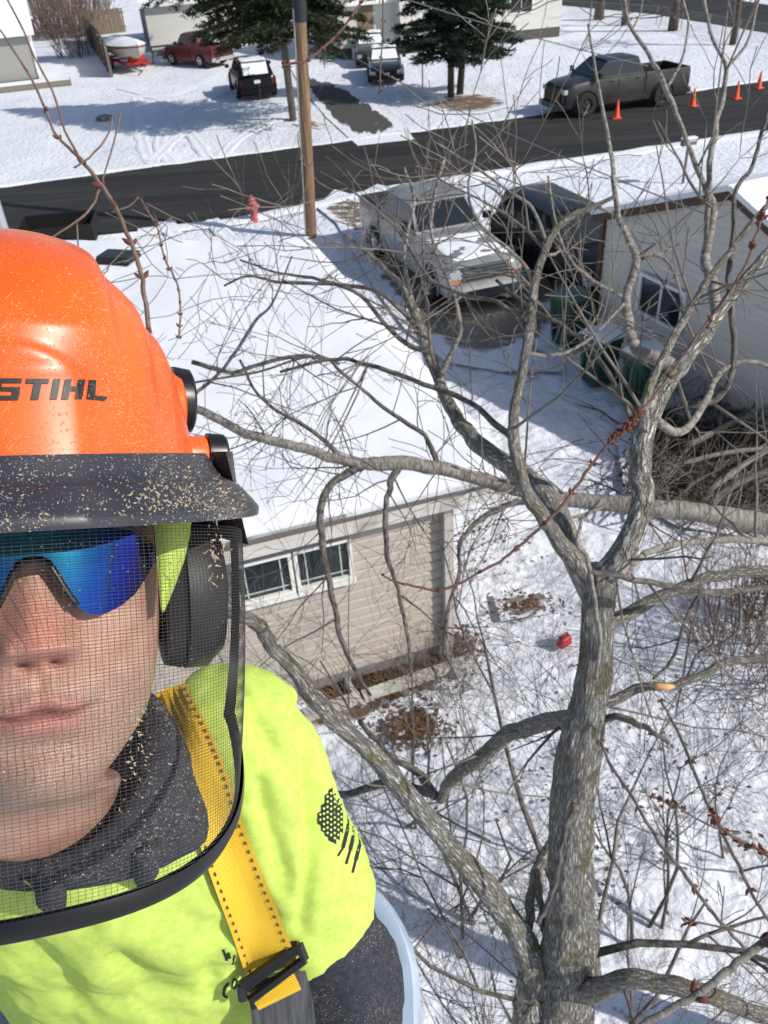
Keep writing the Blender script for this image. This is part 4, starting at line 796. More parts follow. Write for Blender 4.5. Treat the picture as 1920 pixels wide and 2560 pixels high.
# trunk: carried down to the ground below the frame
P,r=trace([(1405,2790,190,3.55),(1410,2560,172,3.3),(1420,2400,165,3.15),(1428,2250,132,2.95),(1424,2120,126,2.82),(1434,1990,124,2.7),(1452,1862,122,2.57),(1472,1756,106,2.48),(1488,1650,96,2.4),(1492,1550,92,2.33),(1500,1462,98,2.28),(1506,1420,84,2.26)],10)
P=[np.array([tb[0]+.08,tb[1]+.12,-.1]),np.array([tb[0]+.05,tb[1]+.08,1.2]),P[0]*.5+np.array([tb[0]+.05,tb[1]+.08,1.2])*.5]+P; r=[.22,.18,.15]+[q*.86 for q in r]
mb=MB(); mb.tube(P,r,40,wob=.20)
# bark plates: ridged relief in the geometry itself
V=np.array(mb.v); 
for i in range(len(V)):
    c=P[min(i//40,len(P)-1)]; d=V[i]-c; L=np.linalg.norm(d); th=math.atan2(d[1],d[0]); 
    k=abs(noise.noise(Vector((th*5.5,V[i][2]*5,1))))+.5*abs(noise.noise(Vector((th*11,V[i][2]*11,5)))); V[i]=c+d*(1+.11*(k-.25)*1.4)
mb.v=[tuple(v) for v in V]; trk=mb.build('trunk',M_bark,tree,world=True,smooth=180)
limbs=[]
def LB(px,m=None,tw_=1,**k):
    P,r=limb(tree,px,m,**k); limbs.append((P,r,tw_))
LB([(1512,1440,60,2.26),(1549,1400,62,2.25),(1590,1305,56,2.24),(1609,1229,54,2.24),(1602,1183,52,2.24),(1604,1100,50,2.24),(1627,1023,52,2.24),(1660,965,48,2.24),(1718,894,38,2.25),(1792,795,30,2.28),(1866,696,26,2.3),(1960,590,22,2.3)],M_bark,.7,sides=18,wob=.3)
LB([(1606,1080,24,2.2),(1624,968,22,2.17),(1680,850,20,2.16),(1743,746,18,2.16),(1802,657,16,2.16),(1890,548,14,2.16),(1960,470,12,2.16)])
LB([(1480,1470,60,2.28),(1440,1405,52,2.28),(1395,1350,44,2.28),(1357,1293,38,2.28),(1311,1220,34,2.28),(1286,1115,32,2.28),(1283,1040,27,2.28),(1298,968,25,2.28),(1325,820,23,2.28),(1337,706,21,2.28),(1367,612,20,2.28),(1397,568,19,2.28),(1446,533,16,2.28),(1535,494,10,2.28)],None,.7,wob=.25)
LB([(1490,1500,70,2.32),(1430,1380,60,2.4),(1385,1270,62,2.5),(1310,1190,58,2.6),(1215,1125,44,2.75),(1160,1070,36,2.85),(1122,1008,33,2.95),(1087,921,30,3.05),(1053,825,27,3.1),(1036,778,24,3.1),(1000,715,16,3.1),(930,640,11,3.1),(860,585,8,3.1)],None,1,wob=.25)
LB([(1330,2560,95,3.3),(1325,2400,72,3.15),(1254,2270,62,3.0),(1192,2193,56,2.88),(1110,2097,52,2.75),(1008,1976,50,2.6),(931,1885,47,2.5),(845,1808,44,2.4),(787,1750,43,2.3),(741,1681,40,2.2),(687,1623,36,2.12),(656,1577,34,2.05),(615,1545,32,1.98),(560,1530,28,1.92),(480,1540,24,1.9)],M_bark,.25,sides=18,wob=.3)
LB([(1455,1810,70,2.6),(1400,1800,50,2.75),(1326,1815,42,3.0),(1254,1846,40,3.15),(1182,1909,36,3.3),(1134,1943,34,3.4),(1100,2000,24,3.5)],None,.6)
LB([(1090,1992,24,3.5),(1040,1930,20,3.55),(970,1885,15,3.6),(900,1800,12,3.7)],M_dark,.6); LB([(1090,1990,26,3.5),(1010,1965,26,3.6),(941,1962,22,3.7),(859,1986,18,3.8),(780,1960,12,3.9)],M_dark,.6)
LB([(1470,2480,60,3.1),(1502,2470,56,3.0),(1562,2450,50,2.9),(1637,2453,46,2.85),(1730,2474,44,2.8),(1824,2509,42,2.8),(1960,2560,38,2.8)],M_limb,.4)
LB([(1505,1795,18,2.5),(1560,1795,17,2.45),(1620,1822,14,2.42),(1676,1860,11,2.4)],M_dark,.3,wob=.4)
LB([(1490,1770,40,2.48),(1540,1748,26,2.46),(1618,1714,24,2.45),(1678,1717,21,2.45),(1774,1678,19,2.45),(1815,1655,20,2.45),(1960,1640,19,2.45)],M_limb,.6)
LB([(1500,1560,50,2.34),(1545,1548,36,2.33),(1641,1495,32,2.33),(1710,1470,30,2.33),(1801,1437,28,2.33),(1960,1425,27,2.33)],M_limb,.6)
LB([(1476,1428,14,2.1),(1572,1444,15,2.12),(1664,1463,16,2.15),(1755,1481,17,2.2),(1960,1460,14,2.3)],M_dark,.7)
LB([(1560,1440,22,2.3),(1595,1398,18,2.35),(1641,1371,17,2.4),(1710,1357,16,2.5),(1824,1348,17,2.6),(1960,1352,18,2.7)],M_smooth,.5)
LB([(1490,1700,9,2.1),(1500,1595,11,2.1),(1487,1504,12,2.1),(1467,1394,12,2.1),(1444,1362,10,2.1),(1452,1310,9,2.1),(1471,1284,10,2.1),(1503,1250,9,2.08)],M_smooth,.0)
LB([(1380,2110,30,3.1),(1345,2170,28,3.1),(1325,2260,24,3.1),(1320,2360,18,3.1)],M_limb,.3); LB([(1342,2170,22,3.1),(1352,2260,18,3.12),(1362,2340,14,3.12)],M_limb,.2)
LB([(1435,2010,16,2.55),(1405,2100,15,2.6),(1395,2180,14,2.65),(1370,2260,13,2.7),(1345,2310,12,2.7)],M_dark,.1)
# upright shoots of the crown at the right
LB([(1700,925,30,2.5),(1663,904,36,2.45),(1594,874,30,2.45),(1574,825,28,2.45),(1565,746,22,2.45),(1589,667,20,2.45),(1584,622,17,2.45),(1545,538,14,2.45),(1530,400,11,2.45),(1500,240,8,2.45),(1470,60,6,2.45)],M_smooth,.5)
LB([(1790,800,26,2.5),(1782,706,26,2.5),(1765,660,25,2.5),(1770,598,22,2.5),(1785,521,18,2.5),(1759,463,13,2.5),(1706,324,12,2.5),(1666,220,12,2.5),(1631,150,11,2.5),(1573,58,9,2.5),(1556,-40,8,2.5)],M_smooth,.5)
LB([(1768,600,16,2.5),(1772,492,15,2.5),(1776,405,14,2.5),(1793,301,13,2.5),(1816,174,11,2.5),(1782,98,9,2.5),(1753,-30,8,2.5)],M_smooth,.5)
LB([(1700,1010,18,2.4),(1790,1000,16,2.4),(1834,900,15,2.4),(1822,700,14,2.4),(1834,579,12,2.4),(1840,475,11,2.4),(1880,417,10,2.4),(1905,330,9,2.4),(1935,240,8,2.4)],M_dark,.5)
LB([(1666,220,8,2.5),(1700,160,7,2.5),(1720,60,6,2.5),(1700,-30,5,2.5)],M_smooth,.8); LB([(1816,174,8,2.5),(1870,100,7,2.5),(1900,-20,6,2.5)],M_smooth,.8)
LB([(1640,1050,26,2.24),(1700,1080,20,2.3),(1760,1010,18,2.35),(1800,930,14,2.4),(1870,905,12,2.4),(1960,930,10,2.4)],M_smooth,.5)
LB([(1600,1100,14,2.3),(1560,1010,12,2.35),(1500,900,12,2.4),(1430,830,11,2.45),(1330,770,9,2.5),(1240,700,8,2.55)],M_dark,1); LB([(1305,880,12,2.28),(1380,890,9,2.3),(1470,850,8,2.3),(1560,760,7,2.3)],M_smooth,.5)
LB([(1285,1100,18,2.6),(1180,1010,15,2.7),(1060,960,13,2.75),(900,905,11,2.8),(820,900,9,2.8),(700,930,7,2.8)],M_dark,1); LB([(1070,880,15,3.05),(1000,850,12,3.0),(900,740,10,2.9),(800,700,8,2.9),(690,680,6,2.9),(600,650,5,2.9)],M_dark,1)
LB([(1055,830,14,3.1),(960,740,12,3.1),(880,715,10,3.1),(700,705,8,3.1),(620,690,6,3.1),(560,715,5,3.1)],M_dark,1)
LB([(1100,940,14,3.0),(1150,820,11,3.0),(1120,700,9,3.0),(1080,600,8,3.0),(1085,500,7,3.0),(1110,400,6,3.0)],M_smooth,.75); LB([(1040,790,12,3.1),(1010,640,9,3.1),(1035,500,8,3.1),(1010,420,6,3.1)],M_smooth,.75)
LB([(1325,820,12,2.3),(1250,760,10,2.3),(1180,740,9,2.35),(1080,700,8,2.4),(980,560,7,2.4),(870,470,5,2.4),(800,430,4,2.4)],M_dark,1)
LB([(1337,706,10,2.28),(1290,640,9,2.3),(1200,560,8,2.3),(1170,470,7,2.3),(1190,380,6,2.3),(1180,300,4,2.3)],M_smooth,.75); LB([(1367,612,9,2.28),(1330,520,8,2.28),(1260,470,7,2.3),(1160,400,6,2.3),(1080,350,4,2.3)],M_smooth,.75)
LB([(1565,746,10,2.45),(1480,700,9,2.45),(1420,640,8,2.45),(1390,560,6,2.45),(1370,440,5,2.45)],M_smooth,.75); LB([(1585,640,10,2.45),(1650,640,9,2.45),(1690,690,8,2.45),(1710,800,6,2.45)],M_smooth,.6)
mb=MB(); c=D(1660,1716,2.42); mb.tube([D(1628,1712,2.41),D(1645,1716,2.40),D(1668,1718,2.40),D(1686,1716,2.41)],[.003,.011,.011,.004],8); mb.build('torn_wood',mat('torn_wood',(.55,.30,.12),.7,c2=(.62,.42,.2),sc=(60,60,60)),tree,world=True,smooth=180)
for P,r,k in limbs:
    L=sum(np.linalg.norm(P[i+1]-P[i]) for i in range(len(P)-1)); n=int(L*6.5*k)
    for _ in range(n):
        i=rt.randint(2,len(P)-2); t=P[i+1]-P[i]; t/=np.linalg.norm(t)+1e-9; a=np.array([rt.gauss(0,1) for _ in range(3)])+np.array([0,0,.25]); a-=t*(a@t); a/=np.linalg.norm(a)+1e-9
        q=P[i]; 
        if np.linalg.norm(q-CAM)<1.3: continue
        branchy(tw,q,t*.5+a,rt.uniform(.25,.6),min(r[i]*.5,rt.uniform(.0032,.007)),2,rt,.62,5,.02,5,.0014,(2,3),.6,.11)
tw.build('twigs',M_twig,tree,world=True,smooth=180,kind='stuff')
# the neighbouring tree at the right sends one long limb across
nb=T('tree','neighbouring bare tree whose long smooth limb crosses behind the main trunk','tree',(6.2,3.4,0))
def nl(px,m=M_smooth,**k): return limb(nb,px,m,**k)
P,r=trace([(2300,1420,66,3.9),(2080,1345,58,3.95),(1920,1312,54,4.0),(1780,1287,50,4.0),(1640,1272,46,4.0),(1560,1262,42,4.05),(1400,1248,38,4.1),(1300,1226,36,4.1),(1229,1207,35,4.1),(1117,1176,35,4.1),(1006,1158,36,4.1),(940,1158,36,4.1),(905,1160,30,4.1),(840,1146,27,4.1),(783,1127,26,4.1),(700,1106,24,4.1),(627,1088,23,4.1),(540,1046,21,4.1),(470,1012,20,4.1),(380,975,18,4.1),(280,940,16,4.1)],6)
end=P[0]; tb2=end+np.array([.9,-.1,-1.2]); tb2[2]=0
mb=MB(); mb.tube([tb2,np.array([*(tb2[:2]),end[2]-1.2]),end+np.array([.35,-.05,-.35]),end],[.17,.13,.09,r[0]],14,wob=.15); mb.tube([np.array([*(tb2[:2]),end[2]-1.3]),tb2*[1,1,0]+[.1,.3,end[2]+1.5]],[.11,.04],12); mb.build('trunk',M_smooth,nb,world=True,smooth=180)
mb=MB(); mb.tube(P,r,14,wob=.12); mb.build('limb',M_smooth,nb,world=True,smooth=180); nbl=[(P,r)]
for px in ([(905,1162,26,4.1),(880,1178,22,4.1),(835,1205,20,4.08),(805,1250,19,4.05),(800,1300,18,4.0),(808,1370,17,3.97),(820,1440,15,3.95),(838,1520,14,3.93),(850,1590,13,3.9),(880,1660,11,3.88),(925,1740,8,3.85)],
           [(1000,1168,18,4.1),(980,1200,17,4.08),(966,1260,14,4.05),(966,1380,13,4.0),(985,1440,11,3.98),(1005,1520,10,3.95),(1020,1600,8,3.9),(1028,1690,6,3.9)],
           [(1370,1250,20,4.1),(1280,1260,16,4.05),(1200,1300,14,4.0),(1150,1360,12,3.95),(1148,1440,10,3.9),(1120,1520,9,3.9),(1110,1640,7,3.9)],
           [(860,1150,14,4.1),(800,1090,11,4.15),(700,1030,9,4.2),(640,980,8,4.2),(600,900,6,4.2)],[(1100,1172,16,4.1),(1060,1090,12,4.15),(960,1020,10,4.2),(860,935,8,4.2),(790,890,7,4.2),(640,930,6,4.2),(470,960,5,4.2)],[(470,1000,9,4.1),(560,920,9,4.1),(640,800,8,4.1),(680,760,6,4.1),(730,640,4,4.1)],[(480,905,12,4.0),(580,930,11,4.0),(690,900,10,4.0),(770,890,9,4.0),(850,910,8,4.0)],
           [(1760,1290,24,4.0),(1800,1235,22,4.0),(1860,1200,20,4.0),(1960,1160,16,4.0)],[(1640,1272,20,4.0),(1600,1330,14,3.9),(1560,1420,10,3.8)],
           [(1750,1480,9,3.2),(1712,1560,10,3.2),(1680,1650,9,3.2),(1630,1700,7,3.2)],[(1756,1480,7,3.2),(1730,1570,7,3.2),(1710,1680,6,3.2),(1690,1790,5,3.2)],[(1805,1480,7,3.2),(1790,1570,7,3.2),(1775,1640,6,3.2)],[(1850,1470,9,3.2),(1850,1560,9,3.2),(1820,1600,9,3.2),(1750,1630,8,3.2),(1720,1690,6,3.2)]):
    P,r=limb(nb,px,M_dark,n=5,sides=8); nbl.append((P,r))
tw=MB()
for P,r in nbl:
    L=sum(np.linalg.norm(P[i+1]-P[i]) for i in range(len(P)-1))
    for _ in range(int(L*5.5)):
        i=rt.randint(2,len(P)-2); t=P[i+1]-P[i]; t/=np.linalg.norm(t)+1e-9; a=np.array([rt.gauss(0,1) for _ in range(3)]); a-=t*(a@t); a/=np.linalg.norm(a)+1e-9
        branchy(tw,P[i],t*.6+a,rt.uniform(.25,.7),min(r[i]*.5,rt.uniform(.003,.006)),2,rt,.6,5,-.02,5,.0014,(2,3),.6,.11)
tw.build('twigs',M_dark,nb,world=True,smooth=180,kind='stuff')
# lower boughs of the main tree between the worker and the yard
lb=MB(); rr=random.Random(21)
for i in range(13):
    z=rr.uniform(1.6,5.2); th=rr.uniform(-.5,3.4); p=np.array([tb[0]+.06,tb[1]+.1,z]); branchy(lb,p,np.array([math.cos(th),math.sin(th),rr.uniform(.1,.7)]),rr.uniform(.8,1.5),rr.uniform(.010,.018),4,rr,.6,6,.0,5,.0017,(2,4),.62,.11)
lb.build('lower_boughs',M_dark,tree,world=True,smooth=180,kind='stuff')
# unseen boughs added behind the camera to reflect in the mirrored lenses
mb=MB(); rr=random.Random(8)
for i in range(9): branchy(mb,np.array([rr.uniform(-3.5,-.6),rr.uniform(-3.2,-1.2),rr.uniform(7.6,9.2)]),np.array([rr.uniform(-1,1),rr.uniform(-.5,.3),rr.uniform(.3,1.2)]),rr.uniform(1.0,2.0),.02,3,rr,.55,6,.03,5,.002)
mb.build('added_overhead_branches',M_dark,nb,world=True,smooth=180,kind='stuff')
# thicket of lower branches below the worker
def sapling(label,px,n,h,sd,r=.02,lean=.35):
    rr=random.Random(sd); q=G(*px); o=T('sapling',label,'tree',(q[0],q[1],0)); mb=MB(); t2=MB()
    for i in range(n):
        th=rr.random()*6.28; branchy(t2,q+np.array([rr.gauss(0,.1),rr.gauss(0,.1),-.05]),np.array([math.cos(th)*lean,math.sin(th)*lean,1]),h*rr.uniform(.6,1),r,4,rr,.6,6,.03,6,.0016,(3,5),.62,.13)
    t2.build('branches',M_dark,o,world=True,smooth=180)
sapling('many stemmed sapling in the snow below the hanging limb, nearest the house bed',(1010,2060),2,2.8,2); sapling('bare sapling left of the rough trunk, near the bottom of the photo',(1180,2330),3,3.2,3); sapling('dense bare sapling just right of the rough trunk near the bottom',(1640,2330),3,3.0,4); sapling('slender sapling in the trampled snow toward the bottom right corner',(1830,2150),2,2.2,6,.014)
# budded shoots close to the camera
def shoot(label,px,m=M_red,buds=1.,k=1,side=0,b0=0.,cluster=False):
    P,r=trace(px,7); r=[q*.78 for q in r] if m is M_red else r; o=T('budded_twig',label,'twig',P[0]); mb=MB(); mb.tube(P,r,8,wob=.15); mb.build('stem',m,o,world=True,smooth=180)
    mb=MB(); n=len(P); rr=random.Random(int(px[0][0]))
    for i in range(int(n*b0),n,max(1,int(4/buds))):
        p=P[i]; t=P[min(i+1,n-1)]-P[max(0,i-1)]; t/=np.linalg.norm(t); a=np.cross(t,[rr.gauss(0,1),rr.gauss(0,1),rr.gauss(0,1)]); a/=np.linalg.norm(a)
        for s in ((-1,1) if not cluster else (-1,1,-.8,.8,.5,-.5)):
            if cluster: a=np.cross(t,[rr.gauss(0,1),rr.gauss(0,1),rr.gauss(0,1)]); a/=np.linalg.norm(a)
            R_=r[i]*(1.25 if not cluster else 1.3)*rr.uniform(.8,1.2); c=p+a*s*r[i]*(1.2 if not cluster else 2.0)+t*rr.uniform(0,1)*r[i]*(3 if cluster else 0); tip=c+(t*1.0+a*s*.9)*R_*2
            mb.tube([c-t*R_*.6,c,c*.5+tip*.5,tip],[R_*.35,R_*.85,R_*.75,R_*.1],6)
    if mb.v: mb.build('buds',M_bud,o,world=True,smooth=180,kind='stuff')
    return o
T_left=mat('brown_shoot',(.13,.075,.055),.65,c2=(.2,.14,.11),sc=(60,60,60))
lw=[(373,830,13,1.5),(356,703,12,1.5),(338,634,12,1.5),(299,540,11,1.5),(272,490,11,1.5),(236,440,10,1.5),(197,393,9,1.5)]
o=shoot('long brown twig climbing the left side of the photo from behind the helmet',lw+[(139,336,7,1.5),(116,278,7,1.5),(75,191,6,1.5),(0,75,5,1.5),(-30,30,5,1.5)],T_left,.5)
for q in ([(197,393,7,1.5),(162,324,6,1.5),(133,231,6,1.5),(87,145,5,1.5),(58,75,5,1.5),(14,-10,4,1.5)],[(185,420,5,1.48),(215,400,5,1.48),(249,368,5,1.48),(275,325,4,1.48),(281,292,3,1.48)],[(255,455,4,1.5),(278,380,4,1.5),(296,310,3.5,1.5),(303,277,3,1.5)],[(249,475,7,1.5),(230,515,6,1.48),(197,550,6,1.47),(150,580,5,1.46),(105,612,4,1.45)],[(192,548,4,1.47),(194,590,4,1.46),(198,650,3,1.46)],[(278,530,3,1.5),(312,520,4,1.5),(330,510,3,1.5),(347,492,3,1.5)]):
    P,r=trace(q,5); mb=MB(); mb.tube(P,r,6,wob=.2); mb.build('side_twig',T_left,o,world=True,smooth=180)
shoot('slender budded twig standing on the snow roof background right of the helmet',[(447,845,5,1.7),(451,777,5,1.7),(443,708,5,1.7),(412,647,5,1.7),(395,575,4,1.7),(382,550,4,1.7),(352,497,3,1.7)],T_left,1.3)
shoot('red budded twig at the top centre crossing the utility pole',[(706,163,9,1.1),(730,158,8,1.1),(764,153,7,1.1),(812,116,7,1.1),(862,64,7,1.1),(903,6,7,1.1),(920,-30,7,1.1)],M_red,.7)
shoot('thin hanging twig with buds in front of the dark sedan',[(955,-30,4,1.5),(958,20,5,1.5),(957,90,4,1.5),(952,150,4,1.5),(950,190,4,1.5),(952,228,3.5,1.5)],M_dark,.7)
shoot('long curved red twig arching in front of the tan siding',[(955,1436,6,1.5),(985,1452,7,1.5),(1042,1466,8,1.5),(1104,1475,9,1.5),(1176,1443,9,1.5),(1250,1402,10,1.5),(1300,1365,10,1.5),(1350,1318,10,1.5),(1402,1266,11,1.5),(1445,1210,10,1.5),(1480,1160,10,1.5),(1516,1118,10,1.5),(1549,1082,10,1.5),(1600,1030,10,1.5)],M_red,.4)
shoot('thick cluster of dark red buds beside the right hand limb',[(1520,1110,9,1.48),(1549,1082,9,1.48),(1575,1060,9,1.48),(1596,1035,8,1.48)],M_red,2,cluster=True)
shoot('red shoot with bud clusters along the upper right limb',[(1596,1035,7,1.6),(1660,960,8,1.65),(1748,830,8,1.65),(1815,745,8,1.65),(1862,665,9,1.65),(1890,590,9,1.65),(1906,535,10,1.65),(1925,490,9,1.65)],M_red,.45,cluster=True)
shoot('red shoot with fat buds entering from the lower right edge',[(1960,2160,13,1.6),(1915,2134,12,1.6),(1870,2112,11,1.6),(1815,2080,10,1.6),(1786,2042,9,1.6),(1781,2028,6,1.6)],M_red,.9,cluster=True)
shoot('small twig tipped with dark buds right of the trunk',[(1850,2080,5,1.9),(1790,2070,5,1.9),(1730,2040,5,1.9),(1700,2020,6,1.9),(1665,2006,6,1.9),(1628,1990,5,1.9)],M_dark,1,b0=.5,cluster=True)
shoot('pair of round dark buds on a thin twig near the right bottom',[(1900,2345,5,1.7),(1830,2325,5,1.7),(1765,2310,5,1.7),(1740,2307,6,1.7),(1716,2306,6,1.7)],M_dark,.9,b0=.72,cluster=True)
shoot('smooth grey branch crossing the bottom right corner close to the camera',[(1580,2600,17,1.0),(1614,2558,18,1.0),(1680,2520,18,1.0),(1749,2483,19,1.0),(1820,2425,20,1.0),(1872,2382,21,1.0),(1930,2345,22,1.0),(1990,2320,22,1.0)],M_smooth,.2)
shoot('long straight grey twig running down the right side past the trunk',[(1500,1850,7,2.0),(1530,1920,8,2.0),(1580,1990,8,2.0),(1640,2095,9,2.0),(1700,2170,9,2.0),(1760,2255,9,2.0),(1820,2325,9,2.0),(1875,2385,8,2.0)],M_dark,.25)
shoot('grey twig slanting down the right edge of the photo',[(1650,1750,6,2.0),(1700,1840,8,2.0),(1728,1910,9,2.0),(1760,1990,9,2.0),(1800,2070,9,2.0),(1850,2170,9,2.0),(1895,2260,9,2.0),(1940,2330,9,2.0)],M_dark,.3)
# ================================================================ THE WORKER
def C(x,y,z): return CAM+x*CX+y*CU+z*CF
H0=D(88,1500,.55); Fh=(CAM-H0)/np.linalg.norm(CAM-H0); Rh=np.cross(CU,-Fh)*-1; Rh=Rh-Fh*(Rh@Fh); 
if Rh@CX<0: Rh=-Rh
Rh/=np.linalg.norm(Rh); Uh=np.cross(Fh,Rh); Uh=Uh if Uh@CU>0 else -Uh; Uh/=np.linalg.norm(Uh)
ro=rad(3.0); Rh,Uh=Rh*math.cos(ro)+Uh*math.sin(ro),Uh*math.cos(ro)-Rh*math.sin(ro)
def Hd(a,b,c): return H0+a*Rh+b*Uh+c*Fh
# torso frame
BX=np.array([CX[0],CX[1],0]); BX/=np.linalg.norm(BX); BY=np.array([-BX[1],BX[0],0]); BZ=np.array([0,0,1.])
N0=C(-.262,0,0)*[1,1,0]+BY*.43+np.array([0,0,0]); N0=np.array([0,0,CH])+BX*-.275+BY*.44
def Bd(x,y,z): return N0+BX*x+BY*y+BZ*z      # z: height relative to the camera
fl_=Bd(0,.02,-1.66)
person=T('person','worker in orange helmet with mesh face shield and bright lime shirt','person',fl_)
def blob(prims,vox,smooth=6):
    """union of rounded cones and ellipsoids, remeshed to one skin"""
    bm=bmesh.new()
    for p in prims:
        if p[0]=='e':
            _,c,ax,rr_=p; g=bmesh.ops.create_icosphere(bm,subdivisions=4,radius=1)['verts']
            for v in g: w_=np.array(c)+ax[0]*v.co[0]*rr_[0]+ax[1]*v.co[1]*rr_[1]+ax[2]*v.co[2]*rr_[2]; v.co=w_
        else:
            _,p0,r0,p1,r1,flat=p; m_=MB(); d=np.array(p1)-np.array(p0); L=np.linalg.norm(d); t=d/L; pr=[]; rs=[]
            for k in range(5): a=math.pi/2*(k/5-1); pr.append(np.array(p0)+t*r0*math.sin(a)); rs.append(max(1e-4,r0*math.cos(a)))
            pr.append(np.array(p0));rs.append(r0); pr.append(np.array(p1));rs.append(r1)
            if not flat:
                for k in range(1,6): a=math.pi/2*k/5; pr.append(np.array(p1)+t*r1*math.sin(a)); rs.append(max(1e-4,r1*math.cos(a)))
            m_.tube(pr,rs,28); vs=[bm.verts.new(v) for v in m_.v]
            for f in m_.f: bm.faces.new([vs[i] for i in f])
    me=bpy.data.meshes.new('t'); bm.to_mesh(me); bm.free(); o=bpy.data.objects.new('t',me); COL.objects.link(o)
    r=o.modifiers.new('r','REMESH'); r.mode='VOXEL'; r.voxel_size=vox
    s=o.modifiers.new('s','SMOOTH'); s.factor=.5; s.iterations=smooth
    dg=bpy.context.evaluated_depsgraph_get(); e=o.evaluated_get(dg); m2=e.to_mesh(); V=np.array([v.co[:] for v in m2.vertices]); F=[tuple(p.vertices) for p in m2.polygons]
    N=np.array([v.normal[:] for v in m2.vertices]); e.to_mesh_clear(); bpy.data.objects.remove(o); return V,F,N
def mk(name,V,F,m,parent,smooth=180,**k):
    mb=MB(); mb.v=[tuple(v) for v in V]; mb.f=list(F); mb.m=[0]*len(F); return mb.build(name,m,parent,world=True,smooth=smooth,**k)
def bvh(V,F): return BVHTree.FromPolygons([Vector(v) for v in V],F)
def hit(bv,px,py,off=0.):
    d=Vector(ray(px,py)).normalized(); h,n,i,t=bv.ray_cast(Vector(CAM),d)
    if h is None: return None
    return np.array(h-d*off)
def decal(name,polys,bv,off,m,parent,div=3,thick=0.,fallback=None):
    mb=MB()
    for q in polys:
        rows=[]; q=[np.array(p,float) for p in q]; n=div
        for i in range(n+1):
            row=[]
            for j in range(n+1):
                s,t=i/n,j/n; p=(q[0]*(1-s)+q[1]*s)*(1-t)+(q[3]*(1-s)+q[2]*s)*t; h=hit(bv,p[0],p[1],off)
                row.append(h)
            rows.append(row)
        for i in range(n):
            for j in range(n):
                c=[rows[i][j],rows[i+1][j],rows[i+1][j+1],rows[i][j+1]]
                if any(x is None for x in c): continue
                if max(np.linalg.norm(c[0]-x) for x in c)>.02: continue
                mb.add(c,[(0,1,2,3)])
    if mb.v: return mb.build(name,m,parent,world=True)
